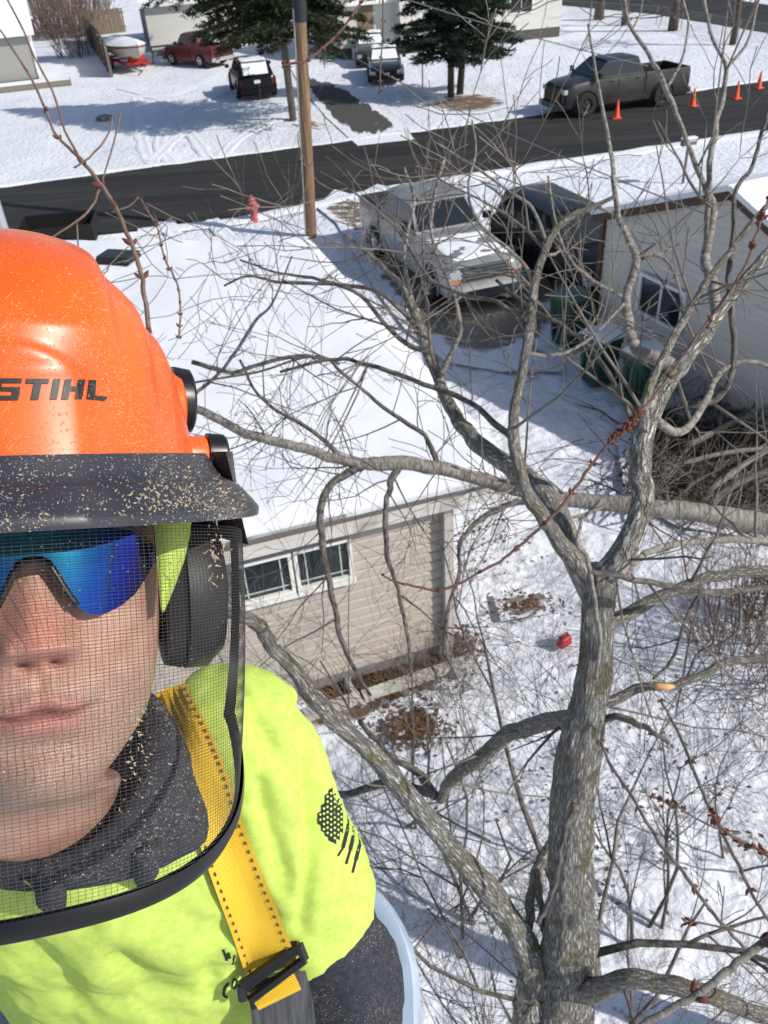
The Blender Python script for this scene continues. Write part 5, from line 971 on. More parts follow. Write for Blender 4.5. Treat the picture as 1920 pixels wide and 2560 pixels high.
# ---- head and neck: one continuous body mesh
M_skin=mat('skin',(.52,.32,.24),.45,c2=(.43,.22,.16),sc=(60,60,60),lo=.40,hi=.75,bump=.6,bsc=(900,900,900),bdist=.0009,detail=8)
def head():
    T_=[(.125,.004,.0,-.012),(.118,.035,.035,-.06),(.10,.056,.062,-.088),(.075,.067,.078,-.10),(.04,.073,.086,-.106),(.0,.074,.085,-.106),(-.03,.072,.082,-.10),(-.055,.068,.080,-.092),(-.078,.060,.077,-.082),(-.098,.046,.073,-.075),(-.112,.034,.067,-.072),(-.119,.035,.052,-.075),(-.127,.046,.012,-.085),(-.145,.046,-.028,-.105),(-.18,.048,-.058,-.130),(-.20,.042,-.085,-.14)]
    Tt=spline(T_,14); n=260; rows=[]; cols=[]
    for b,w_,cf,cb in Tt:
        row=[];cr=[]; c0=(cf+cb)/2; hh=(cf-cb)/2
        for k in range(n):
            e=2/2.35
            if k<=190:
                u_=math.sin(math.pi/2*(k/95-1)); s=abs(u_)**(1/e)*(1 if u_>=0 else -1); c=math.sqrt(max(0,1-s*s))
            else:
                th=math.pi/2+math.pi*(k-190)/(n-190); s,c=math.sin(th),math.cos(th)
            a=w_*math.copysign(abs(s)**e,s); cc=c0+hh*math.copysign(abs(c)**e,c)
            if c>0:
                g=lambda x,y,sx,sy: math.exp(-((a-x)/sx)**2-((b-y)/sy)**2)
                nb_=max(0,1-abs(b+.002)/.030) 
                # nose ridge growing from the bridge to the tip, cut off under it
                tt=(0.020-b)/.046
                if 0<=tt<=1: hgt=.004+.024*tt**1.25; wd=.0085+.0090*tt
                elif tt>1: hgt=.028*math.exp(-((tt-1)/.16)**2); wd=.0175
                else: hgt=.004*math.exp(-(tt/.3)**2); wd=.009
                cc+=hgt*math.exp(-(abs(a)/wd)**2.4)
                cc+=.0095*(g(.0160,-.0255,.0060,.0080)+g(-.0160,-.0255,.0060,.0080))      # nostril wings
                cc-=.012*(g(.0075,-.0350,.0040,.0028)+g(-.0075,-.0350,.0040,.0028))      # nostrils
                cc+=.0050*math.exp(-(a/.021)**4)*math.exp(-((b+.0575-.0022*math.cos(a*190))/.0050)**2)   # upper lip
                cc+=.0062*math.exp(-(a/.019)**4)*math.exp(-((b+.0705)/.0062)**2)       # lower lip
                cc-=.0050*math.exp(-(a/.027)**4)*math.exp(-((b+.0640-.0010*math.cos(a*230)-.03*abs(a)*.6)/.0016)**2)  # mouth line
                cc-=.002*g(0,-.049,.003,.008)
                cc+=.006*g(0,-.099,.017,.012); cc-=.003*g(0,-.083,.02,.006)
                cc-=.010*(g(.031,.012,.015,.010)+g(-.031,.012,.015,.010)); cc+=.004*(g(.03,.030,.022,.008)+g(-.03,.030,.022,.008))
                cc+=.004*(g(.042,-.018,.017,.015)+g(-.042,-.018,.017,.015))
            row.append(Hd(a*1.05,b,cc)); 
            mlb=-.0640+.0010*math.cos(a*230)+.018*abs(a); lip=math.exp(-(a/.0245)**8)*math.exp(-((b+.0650)/(.0118*max(.15,1-(a/.029)**2)**.6))**8); dk=math.exp(-(a/.028)**6)*math.exp(-((b-mlb)/.0013)**2) if c>0 else 0
            beard=(max(0,min(1,(-.040-b)/.02))*(1-lip) if (c>0 and b>-.128) else 0); warm=math.exp(-(a/.02)**2-((b+.02)/.022)**2) if c>0 else 0
            cr.append((lip,min(1,beard),warm,dk if c>0 else 0))
        rows.append(row);cols+=cr
    mb=MB(); mb.grid(rows,cv=True); mb.add(rows[0],[tuple(range(n))]); mb.add(rows[-1],[tuple(range(n))]); cols+=cols[:n]+cols[-n:]
    o=mb.build('body',M_skin,person,world=True,smooth=180)
    at=o.data.color_attributes.new('tint','FLOAT_COLOR','POINT'); at.data.foreach_set('color',[x for c in cols for x in c])
    nt=M_skin.node_tree; n_=nt.nodes; l=nt.links; a=n_.new('ShaderNodeAttribute'); a.attribute_name='tint'; sp=n_.new('ShaderNodeSeparateColor'); l.new(a.outputs['Color'],sp.inputs[0]); cur=n_[M_skin['mix']].outputs[2]
    for i,(c,k) in enumerate((((.44,.17,.15),.75),((.30,.21,.16),.55),((.58,.19,.14),.6))):
        x=n_.new('ShaderNodeMix'); x.data_type='RGBA'; mm=n_.new('ShaderNodeMath'); mm.operation='MULTIPLY'; mm.inputs[1].default_value=k; l.new(sp.outputs[i],mm.inputs[0])
        if i==1:
            tcs=n_.new('ShaderNodeTexCoord'); sn=n_.new('ShaderNodeTexNoise'); sn.inputs['Scale'].default_value=650; sn.inputs['Detail'].default_value=3; l.new(tcs.outputs['Object'],sn.inputs[0]); sr=n_.new('ShaderNodeMapRange'); sr.inputs[1].default_value=.42; sr.inputs[2].default_value=.58; sr.inputs[3].default_value=.35; sr.inputs[4].default_value=1.5; l.new(sn.outputs[0],sr.inputs[0]); m3=n_.new('ShaderNodeMath'); m3.operation='MULTIPLY'; l.new(mm.outputs[0],m3.inputs[0]); l.new(sr.outputs[0],m3.inputs[1]); mm=m3
        l.new(mm.outputs[0],x.inputs[0]); l.new(cur,x.inputs[6]); x.inputs[7].default_value=(*c,1); cur=x.outputs[2]
    x=n_.new('ShaderNodeMix'); x.data_type='RGBA'; l.new(a.outputs['Alpha'],x.inputs[0]); l.new(cur,x.inputs[6]); x.inputs[7].default_value=(.12,.03,.03,1); cur=x.outputs[2]  # dark tint along the mouth line paints in the crease's shade
    l.new(cur,n_['Principled BSDF'].inputs['Base Color']); n_['Principled BSDF'].inputs['Subsurface Weight'].default_value=.08; n_['Principled BSDF'].inputs['Subsurface Radius'].default_value=(.01,.004,.002)
    n_['Principled BSDF'].inputs['Subsurface Scale'].default_value=.5
    # ears under the cups
    for s in (-1,1):
        mb=MB(); mb.tube([Hd(s*.076,.02,-.005),Hd(s*.085,.03,-.015),Hd(s*.088,.015,-.026),Hd(s*.082,-.01,-.022),Hd(s*.076,-.022,-.008)],[.006,.008,.009,.008,.006],8); mb.build('ear',M_skin,o,world=True,smooth=180)
    return o
hd_o=head()
# ---- mirrored wraparound glasses
M_lens=bpy.data.materials.new('mirror_lens'); M_lens.use_nodes=True
n=M_lens.node_tree.nodes;l=M_lens.node_tree.links;b=n['Principled BSDF']; b.inputs['Metallic'].default_value=.92; b.inputs['Roughness'].default_value=.07
tc=n.new('ShaderNodeTexCoord'); ra_=n.new('ShaderNodeValToRGB'); l.new(tc.outputs['UV'],n.new('ShaderNodeSeparateXYZ').inputs[0]); sp=[q for q in n if q.bl_idname=='ShaderNodeSeparateXYZ'][0]; l.new(sp.outputs[0],ra_.inputs[0]); l.new(ra_.outputs[0],b.inputs['Base Color']); b.inputs['Roughness'].default_value=.025
e=ra_.color_ramp.elements; e[0].color=(.02,.30,.42,1); e[1].position=1; e[1].color=(.01,.01,.05,1)
for p_,c in ((.09,(.08,.62,.68)),(.26,(.02,.30,.50)),(.46,(.01,.10,.46)),(.64,(.01,.03,.38)),(.78,(.015,.012,.12))): q=e.new(p_); q.color=(*c,1)
gl_=T('x','x','x') ; bpy.data.objects.remove(gl_)
LX=[0,.004,.008,.011,.014,.018,.022,.027,.032,.038,.046,.055,.063,.069,.074]; LY=[q+.0105 for q in [.0115,.011,.0085,.003,-.003,-.0105,-.0165,-.0205,-.0215,-.021,-.018,-.012,-.003,.006,.013]]
def lens():
    mb=MB(); NU,NV=48,18; top=[];
    def surf(a,b_): # wraparound shell
        ph=a/.078; return Hd(a*.985,b_,.1015-.050*abs(ph)**2.4-.10*(b_-.01)**2*10+.0)
    def lower(a):
        x=abs(a); nb_=.012-.0*x
        return float(np.interp(x,LX,LY))
    for i in range(2*NU+1):
        a=-.073+.146*i/(2*NU); lo=lower(a); hi=.040-.004*abs(a/.07)**2-(.0+max(0,abs(a)-.055)*.7)
        row=[]
        for j in range(NV+1): row.append(surf(a,lo+(hi-lo)*j/NV))
        top.append(row)
    nu=2*NU+1; V=[p for r_ in top for p in r_]; 
    for i in range(nu-1):
        for j in range(NV):
            q=[top[i][j],top[i+1][j],top[i+1][j+1],top[i][j+1]]; ua=[abs(-.073+.146*k/(2*NU))/.073 for k in (i,i+1,i+1,i)]
            jj=[j,j,j+1,j+1]; mb.add(q,[(0,1,2,3)],uvs=[[(u_*.78+(1-v/NV)*.22,v/NV) for u_,v in zip(ua,jj)]])
    o=mb.build('sunglasses',M_lens,person,world=True); bmm=bmesh.new(); bmm.from_mesh(o.data); bmesh.ops.remove_doubles(bmm,verts=bmm.verts,dist=1e-6); bmm.to_mesh(o.data); bmm.free(); o.data.shade_smooth()
    fr=MB(); fr.tube([r_[-1] for r_ in top],.0014,6); fr.build('frame',M_black,o,world=True,smooth=180)
    br=MB(); br.tube([p for p in [top[i][0] for i in range(NU-14,NU+15)]],.0021,6); br.build('nose_bridge',M_black,o,world=True,smooth=180)
    for s in (0,-1):
        p=top[s][NV//2]; e_=Hd((-1 if s==0 else 1)*.079,.022,-.03); t_=MB(); t_.tube([p,p*.5+e_*.5+Rh*(.004 if s else -.004),e_],[.006,.004,.003],8); t_.build('temple_arm',M_black,o,world=True,smooth=180)
lens()
# ---- helmet
M_or=mat('helmet_orange',(.86,.13,.012),.34,c2=(.72,.095,.012),sc=(14,14,14),coat=.18,bump=.05,bsc=(120,120,120),bdist=.001)
def dust(m,dens,thr=.62,sc=260,col=(.62,.50,.32)):
    sc=sc*3.2; thr+=.045
    n=m.node_tree.nodes;l=m.node_tree.links;b=n['Principled BSDF']; tc=n.new('ShaderNodeTexCoord')
    t=n.new('ShaderNodeTexNoise'); t.inputs['Scale'].default_value=sc; t.inputs['Detail'].default_value=3; l.new(tc.outputs['Object'],t.inputs[0])
    t2=n.new('ShaderNodeTexNoise'); t2.inputs['Scale'].default_value=18; t2.inputs['Detail'].default_value=4; l.new(tc.outputs['Object'],t2.inputs[0])
    ad=n.new('ShaderNodeMath'); ad.operation='MULTIPLY_ADD'; ad.inputs[1].default_value=.35; l.new(t2.outputs[0],ad.inputs[0]); l.new(t.outputs[0],ad.inputs[2])
    r=n.new('ShaderNodeMapRange'); r.inputs[1].default_value=thr+.13; r.inputs[2].default_value=thr+.19; r.inputs[4].default_value=dens; l.new(ad.outputs[0],r.inputs[0])
    x=n.new('ShaderNodeMix'); x.data_type='RGBA'; x.inputs[7].default_value=(*col,1); l.new(r.outputs[0],x.inputs[0])
    src=b.inputs['Base Color'].links[0].from_socket if b.inputs['Base Color'].links else None
    if src: l.new(src,x.inputs[6])
    else: x.inputs[6].default_value=b.inputs['Base Color'].default_value
    l.new(x.outputs[2],b.inputs['Base Color']); rr_=n.new('ShaderNodeMapRange'); rr_.inputs[3].default_value=b.inputs['Roughness'].default_value; rr_.inputs[4].default_value=.9; l.new(r.outputs[0],rr_.inputs[0]); l.new(rr_.outputs[0],b.inputs['Roughness'])
dust(M_or,.5,.60,300,(.85,.45,.20))
tau=rad(9); HU=Uh*math.cos(tau)+Fh*math.sin(tau); HF=Fh*math.cos(tau)-Uh*math.sin(tau); HO=Hd(-.006,.084,.0)
def He(a,b_,c): return HO+a*Rh+b_*HU+c*HF
def shellr(ph,ps):
    # ph azimuth (0 = front), ps elevation 0..90deg
    cp,sp=math.cos(ps),math.sin(ps); e=.88; A=.108; Bf,Bb=.128,.142; Hh=.142
    c=math.cos(ph);s=math.sin(ph); rr_=math.copysign(cp**e,1); a=A*rr_*math.copysign(abs(s)**.93,s); cc=(Bf if c>0 else Bb)*rr_*math.copysign(abs(c)**.93,c); b_=Hh*sp**.92
    # flare towards the rim
    fl=max(0,1-ps/.30); a*=1+.045*fl**2; cc*=1+.05*fl**2
    # raised crest with stepped edges
    w_=.060-.010*(b_/Hh); st=1/(1+math.exp((abs(a)-w_)/.0022)); up_=max(0,min(1,(b_-.055)/.02)); bump=.0085*st*up_
    arch=.0030*(1/(1+math.exp((abs(a)-.036-.0)/.0015)))*(1/(1+math.exp((b_-.052-.014*math.cos(min(1.5,abs(a)*38)))/.0012)))*(1 if c>0 else 0)
    gr=-.003*math.exp(-((abs(a)-.083)/.005)**2)*max(0,min(1,(b_-.02)/.03))
    q=np.array([a,b_,cc]); nn_=q/np.linalg.norm(q); return q+nn_*(bump+arch+gr)
rr0=random.Random(12)
helm_rows=[]; 
for j in range(90):
    ps=rad(90)*j/89.; helm_rows.append([He(*shellr(2*math.pi*k/220,ps)) for k in range(220)])
mb=MB(); mb.grid(helm_rows,cv=True); inner=[He(*(shellr(2*math.pi*k/220,0)*[.965,1,.965])) for k in range(220)]; inner2=[He(*(shellr(2*math.pi*k/220,.9)*[.95,.93,.95])) for k in range(220)]
mb.grid([helm_rows[0],inner,inner2],cv=True); mb.add(inner2,[tuple(range(220))])
helmet=mb.build('helmet',M_or,person,world=True,smooth=50); hb=bvh([p for r_ in helm_rows for p in r_],[(i*220+k,i*220+(k+1)%220,(i+1)*220+(k+1)%220,(i+1)*220+k) for i in range(89) for k in range(220)])
def zl(off,x,y): return (off[0]+x/2.304,560+y/2.304)
def Z(*pts): return [(x/2.304,560+y/2.304) for x,y in pts]
M_let=mat('logo_black',(.012,.012,.014),.45); dust(M_let,.5,.60,300,(.75,.55,.40))
letters=[Z((-20,888),(128,888),(124,915),(-22,915)),Z((-30,915),(12,915),(8,940),(-34,940)),Z((-34,938),(118,938),(114,962),(-36,962)),Z((70,962),(116,962),(110,990),(66,990)),Z((-40,988),(112,988),(104,1014),(-46,1014)),
 Z((152,890),(284,890),(280,918),(148,918)),Z((196,918),(240,918),(222,1012),(176,1012)),Z((310,892),(350,892),(330,1010),(288,1010)),
 Z((376,893),(414,893),(395,1010),(354,1010)),Z((452,895),(492,895),(474,1008),(434,1008)),Z((408,934),(446,935),(442,962),(402,962)),Z((514,897),(556,898),(548,1012),(500,1008)),Z((548,986),(617,994),(612,1018),(540,1012))]
decal('logo_lettering',letters,hb,.0010,M_let,helmet,div=6)
mb=MB()      # pale scuffs in the shell
for _ in range(46):
    px,py=rr0.uniform(10,440),rr0.uniform(640,1150); a_=rr0.gauss(2.6,.5); L_=rr0.uniform(8,34); q0=[hit(hb,px+math.cos(a_)*L_*t,py+math.sin(a_)*L_*t+2*math.sin(t*3),.0005) for t in (0,.33,.66,1)]
    if all(x is not None for x in q0): mb.tube(q0,[.00005,.00016,.00014,.00005],3)
mb.build('scuff_marks',mat('scuff',(.92,.42,.22),.7),helmet,world=True,kind='stuff')
# ear muff hinge boss and knobs on the right side (image right)
def cyl(a0,a1,b_,c,r0,r1,name,m,par,n=28,f=He,smooth=40):
    mb=MB(); ps=[f(a0,b_,c),f(a0+(a1-a0)*.12,b_,c),f(a0+(a1-a0)*.85,b_,c),f(a1,b_,c)]; mb.tube(ps,[r0,r0,r1,r1*.82],n); return mb.build(name,m,par,world=True,smooth=smooth)
for s in (-1,1):
    cyl(s*.094,s*.108,.042,-.000,.026,.022,'side_boss',M_or,helmet); cyl(s*.102,s*.116,.046,-.006,.024,.022,'hinge_knob',M_black,helmet)
    cyl(s*.090,s*.119,.008,.034,.0135,.0125,'pivot_boss',M_or,helmet); cyl(s*.117,s*.130,.008,.033,.0145,.0135,'pivot_knob',M_black,helmet)
# brim / visor carrier
M_brim=mat('brim_grey',(.030,.031,.042),.38,c2=(.044,.044,.056),sc=(30,30,30),bump=.1,bsc=(300,300,300),bdist=.001); dust(M_brim,.7,.62,280,(.60,.52,.38))
def brim_pt(ph,t):
    # inner edge hugs the shell front, outer edge drops in front of the brow
    s,c=math.sin(ph),math.cos(ph); k=abs(ph)/rad(96)
    ia,ib,ic=.104*math.copysign(abs(s)**.95,s),.008-.012*0,.136*c**1 if c>0 else .136*c
    oa,ob,oc=.152*math.copysign(abs(s)**.85,s),-.024+.002*k**2-.018*math.exp(-((k-.86)/.2)**2)*0,.176*c-.0*k
    ob+=.004*math.cos(ph*2); a=ia+(oa-ia)*t; b_=ib+(ob-ib)*(t**1.15)+.006*math.sin(math.pi*t); cc=ic+(oc-ic)*t
    b_+=.0055*math.exp(-((t-.30)/.09)**2)-.004*math.exp(-((t-.52)/.12)**2)
    return a,b_,cc
rows=[]
for i in range(97):
    ph=rad(-98)+rad(196)*i/96; rows.append([He(*brim_pt(ph,j/16)) for j in range(17)]+[He(*(np.array(brim_pt(ph,1))+[0,-.005,-.001])),]+[He(*(np.array(brim_pt(ph,j/16))+[0,-.005,-.004])) for j in (15,10,5,0)])
mb=MB(); mb.grid(rows); mb.add(rows[0],[tuple(range(22))]); mb.add(rows[-1],[tuple(range(22))]); brim=mb.build('brim',M_brim,person,world=True,smooth=50)
# side arms joining knob and brim
for s in (-1,1):
    mb=MB(); rr_=[]
    for i in range(9):
        t=i/8; c=.040+(.020-.040)*t; rr_.append([He(s*(.124+.010*t+q[0]),.010-.060*t,c+q[1]) for q in ((0,-.016-.012*t),(.006,-.008),(.007,.008),(0,.020+.03*t),(-.006,.01),(-.006,-.012))])
    mb.grid(rr_,cv=True); mb.build('visor_arm',M_brim,brim,world=True,smooth=60)
# sawdust flecks lying on the brim and helmet
mb=MB(); rr=random.Random(3); bb=bvh([p for r_ in rows for p in r_[:17]],[(i*17+j,i*17+j+1,(i+1)*17+j+1,(i+1)*17+j) for i in range(96) for j in range(16)])
def flecks(bv,n,fx,fy,s0,s1,m,par,name='sawdust',off=.0006):
    mb=MB()
    for _ in range(n):
        px,py=fx(),fy(); h=hit(bv,px,py,off)
        if h is None: continue
        t=rr.random()*3.14; L=rr.uniform(s0,s1); a=(CX*math.cos(t)+CU*math.sin(t))*L*rr.uniform(.8,2.2); b_=np.cross(a,CF); b_=b_/np.linalg.norm(b_)*L*.6; mb.add([h-a,h+b_,h+a,h-b_-CF*.0004],[(0,1,2,3)])
    if mb.v: mb.build(name,m,par,world=True,kind='stuff')
M_dust=mat('sawdust_fleck',(.74,.66,.50),.9,c2=(.50,.36,.22),sc=(300,300,300))
flecks(bb,260,lambda:rr.uniform(0,660),lambda:rr.uniform(1150,1340),.00025,.0008,M_dust,brim); flecks(bb,330,lambda:rr.gauss(480,110),lambda:rr.gauss(1240,35),.0004,.0011,M_dust,brim)
flecks(hb,420,lambda:rr.uniform(0,480),lambda:rr.triangular(640,1190,1150),.0003,.0007,mat('fleck_orange',(.80,.50,.26),.9),helmet)
# ---- face shield of wire mesh
M_wire=mat('mesh_wire',(.15,.145,.14),.45,.5); M_rim=mat('visor_rim',(.008,.008,.009),.3)
def vs(ph,t):
    s,c=math.sin(ph),math.cos(ph); k=abs(ph)/rad(92); w_=.132*(1-.10*t**2); dp=.150*(1-.04*t)
    a=w_*math.copysign(abs(s)**.86,s); cc=.008+(dp-.008)*c if c>0 else .008+.1*c
    bot=-.156+.070*k**3.0; top_=.034+.0*k; return Hd(a,top_+(bot-top_)*t+.0,cc+.012*(1-t)*0)
visor=T('x','x','x'); bpy.data.objects.remove(visor)
rim_path=[vs(rad(-90),t) for t in np.linspace(0,1,20)]+[vs(rad(-90)+rad(180)*i/60,1) for i in range(1,60)]+[vs(rad(90),1-t) for t in np.linspace(0,1,20)]
mb=MB(); rows=[]
for i in range(61):
    ph=rad(-90)+rad(180)*i/60; P=[vs(ph,1),vs(ph,.965),vs(ph,.93)]; o_=(P[0]-Hd(0,-.15,.0)); o_/=np.linalg.norm(o_); d_=(P[0]-P[2]); d_/=np.linalg.norm(d_)
    rows.append([P[1]+o_*.0025,P[0]+o_*.0035,P[0]+d_*.004+o_*.001,P[0]-o_*.003,P[1]-o_*.002])
mb.grid(rows)
for s in (-1,1):
    r2=[]
    for t in np.linspace(0,1,24):
        P=vs(rad(90)*s,t); Q=vs(rad(84)*s,t); o_=(P-Q); r2.append([P+Rh*s*.001,P-Fh*.006+Rh*s*.0015,P-Fh*.006-Rh*s*.003,Q-Rh*s*.0015,P+Rh*s*.001])
    mb.grid(r2)
shield=mb.build('face_shield',M_rim,person,world=True,smooth=50)
# side skirt: the black edge band
mb=MB(); NA=140; NT=104
for i in range(NA+1):
    ph=rad(-90)+rad(180)*i/NA; pts=[vs(ph,t) for t in np.linspace(0,1,15)]; mb.tube(pts,.00014,3,cap=False)
for j in range(NT+1):
    t=j/NT; pts=[]
    for i in range(61):
        ph=rad(-90)+rad(180)*i/60; k=abs(ph)/rad(92); bot=-.156+.070*k**3; b_=.034+(-.156-.034)*t
        tt=(b_-.034)/(bot-.034)
        if tt<=1: pts.append(vs(ph,tt))
        else:
            if len(pts)>1: mb.tube(pts,.00014,3,cap=False)
            pts=[]
    if len(pts)>1: mb.tube(pts,.00014,3,cap=False)
mb.build('mesh_wire',M_wire,shield,world=True,kind='stuff')
mb=MB(); vb=bvh([vs(rad(-90)+rad(180)*i/60,j/30) for i in range(61) for j in range(31)],[(i*31+j,(i+1)*31+j,(i+1)*31+j+1,i*31+j+1) for i in range(60) for j in range(30)])
flecks(vb,420,lambda:rr.uniform(0,610),lambda:rr.uniform(1340,2340),.0002,.0005,M_dust,shield); flecks(vb,60,lambda:rr.gauss(540,18),lambda:rr.gauss(1390,45),.0004,.0011,M_dust,shield); flecks(vb,70,lambda:rr.gauss(345,22),lambda:rr.gauss(1880,70),.0003,.0009,M_dust,shield)
# ---- ear muffs
M_lime=mat('lime_fleece',(.62,.77,.17),.95,c2=(.51,.69,.12),sc=(140,140,140),lo=.35,hi=.68,bump=.7,bsc=(1500,1500,1500),bdist=.0015,spec=.2)
dust(M_lime,.20,.66,200,(.45,.40,.10))
M_cup=mat('muff_black',(.020,.020,.023),.5)
for s in (-1,1):
    mb=MB(); pr=[]; 
    def ring(a,rb,rc,b0=.0,c0=-.008): return [Hd(s*a,b0+rb*math.sin(t),c0+rc*math.cos(t)+.0) for t in np.linspace(0,2*math.pi,29)[:-1]]
    mb.grid([ring(.078,.036,.028),ring(.080,.052,.042),ring(.090,.055,.045),ring(.094,.050,.040)],cv=True); mb.build('muff_cushion',M_cup,person,world=True,smooth=40)
    mb=MB(); mb.grid([ring(.091,.052,.042),ring(.093,.056,.046),ring(.108,.056,.045),ring(.119,.046,.037),ring(.124,.024,.018),ring(.1245,.001,.001)],cv=True); mu=mb.build('ear_muff',M_cup,person,world=True,smooth=60)
    mb=MB(); mb.tube([Hd(s*.118,.075,-.02),Hd(s*.122,.05,-.02),Hd(s*.124,.0,-.015)],.003,6); mb.build('muff_arm',M_black,mu,world=True,smooth=180)
# lime hood liner tucked between the cheek and the ear cup
mb=MB(); lf_=[(384,1300),(388,1350),(392,1410),(396,1460),(400,1510),(404,1530)]; rt_=[(476,1300),(470,1345),(458,1400),(438,1455),(418,1505),(406,1532)]
g0=[[D(a[0]*(1-t)+b_[0]*t,a[1]*(1-t)+b_[1]*t,.515+.012*t-.006*math.sin(math.pi*t)) for t in np.linspace(0,1,7)] for a,b_ in zip(lf_,rt_)]
mb.grid(g0); mb.grid([[p+CF*.004 for p in r_] for r_ in g0]); mb.grid([[r_[k] for r_ in g0] for k in (-1,)]+[[r_[-1]+CF*.004 for r_ in g0]]); mb.build('hood_liner',M_lime,person,world=True,smooth=180)
# ---- torso, shirt
ShL=D(578,1850,.69); q_=ShL-N0; ShR=Bd(-(q_@BX),q_@BY,ShL[2]-CH)
elb=D(885,2480,.90); HEM=D(768,2280,.80)
armd=(HEM-ShL)/np.linalg.norm(HEM-ShL)
ax=(BX,BY,BZ)
prims=[('e',Bd(0,-.01,-.67),ax,(.165,.105,.17)),('e',Bd(0,-.01,-.82),ax,(.165,.105,.22)),('e',Bd(0,.02,-1.0),ax,(.155,.100,.18)),
 ('c',Bd(-.06,-.01,-.57),.055,ShR+BZ*.0,.058,0),('c',Bd(.06,-.01,-.565),.055,ShL+BZ*.0,.058,0),('c',Bd(0,-.045,-.60),.062,Bd(0,-.02,-.66),.09,0),
 ('c',ShL,.064,HEM,.072,1),('c',ShR,.066,ShR+np.array([-.10,-.19,.02]),.074,1)]
V,F,N=blob(prims,.0045,9)
def segd(x,y,x0,y0,x1,y1):
    dx,dy=x1-x0,y1-y0; t=max(0,min(1,((x-x0)*dx+(y-y0)*dy)/(dx*dx+dy*dy))); return math.hypot(x-x0-t*dx,y-y0-t*dy)
CREASE=[([(742,1770),(752,1850),(775,1960),(782,2090),(770,2200),(752,2330)],17,.006),([(640,1790),(690,1880),(745,1950),(768,2010)],22,.0035),([(650,1960),(668,2060),(700,2140),(722,2260)],20,.0038),
 ([(600,1720),(650,1800),(690,1870)],8,.0018),([(745,2350),(830,2260),(925,2160)],8,.002),([(800,1830),(835,1930),(850,1990)],14,.002),([(810,2260),(850,2180),(860,2120)],16,.0025),([(560,2330),(520,2420),(540,2520)],26,.004),([(300,2400),(380,2470),(500,2490)],34,.004),([(80,2380),(160,2450),(200,2540)],34,.004)]
# cloth folds
for i in range(len(V)):
    p=V[i]-N0; x,y,z=p@BX,p@BY,V[i][2]-CH
    k=.0065*fbm(x*7+z*4,z*5+y*5,2)+.005*(abs(fbm(x*13+z*8,z*7-x*4,y*9))-.3)+.0012*fbm(x*40,z*30,y*30)
    arm=(V[i]-ShL)@armd
    k+=.004*math.sin(26*(x*.9+z*.35)+3*noise.noise(Vector((x*6,z*6,y*6))))*math.exp(-((x-.11)/.05)**2)*(1 if z<-.50 else 0)
    q=V[i]-CAM; zc=q@CF; px=960+FL*(q@CX)/zc; py=1280-FL*(q@CU)/zc
    if zc>0:
        for L_,w_,dp in CREASE:
            ds=min(segd(px,py,*L_[j],*L_[j+1]) for j in range(len(L_)-1)); k+=1.4*(-dp*math.exp(-(ds/w_)**2)+dp*.35*math.exp(-((ds-w_*2.2)/(w_*1.5))**2))*max(.0,min(1,(L_[-1][1]+40-py)/120))
    V[i]=V[i]+N[i]*k
shirt=mk('shirt',V,F,M_lime,person); sbv=bvh(V,F)
mb=MB(); 
# hoodie collar standing round the neck
M_hood=mat('charcoal_hoodie',(.030,.032,.042),.95,c2=(.050,.052,.062),sc=(160,160,160),bump=.5,bsc=(900,900,900),bdist=.001,spec=.15); dust(M_hood,.5,.625,180,(.55,.48,.38))
rows=[]
for i in range(49):
    th=2*math.pi*i/48; s,c=math.sin(th),math.cos(th); fr=max(0,c)  # c=1 front
    rows.append([Bd(.0+s*rx,-.050-c*ry,z+.03*(1-fr)*k_) for rx,ry,z,k_ in ((.118,.058,-.570,0),(.114,.066,-.550-.003*fr,.2),(.104,.072,-.522-.008*fr,.6),(.096,.072,-.505-.018*fr,1),(.088,.066,-.500-.019*fr,1),(.074,.055,-.515-.019*fr,1),(.030,.020,-.535-.01*fr,.8))])
rows=[[p+N_*.003*fbm(i*.4,j*.9,3) for j,(p,N_) in enumerate(zip(r_,[BX]*7))] for i,r_ in enumerate(rows)]
mb.grid(rows); cbv=bvh([p for r_ in rows for p in r_],[(i*7+j,(i+1)*7+j,(i+1)*7+j+1,i*7+j+1) for i in range(48) for j in range(6)]); col=mb.build('hoodie_collar',M_hood,person,world=True,smooth=180)
for a,b_ in (((115,2190),(150,2290)),((372,2120),(358,2215))):
    h1=hit(cbv,*a,.004); h2=hit(sbv,*b_,.004); h1=h1 if h1 is not None else D(*a,.56); h2=h2 if h2 is not None else D(*b_,.6); p,q=h1,h2; mb=MB(); mb.tube([p+CU*.012,p,p*.6+q*.4,p*.5+q*.5,q],[.003,.004,.0105,.010,.0035],10,wob=.3); mb.tube([p+CX*.008,p-CX*.008-CU*.003,p-CX*.002-CU*.012],[.005,.0055,.004],8); mb.build('drawstring',M_hood,col,world=True,smooth=180)
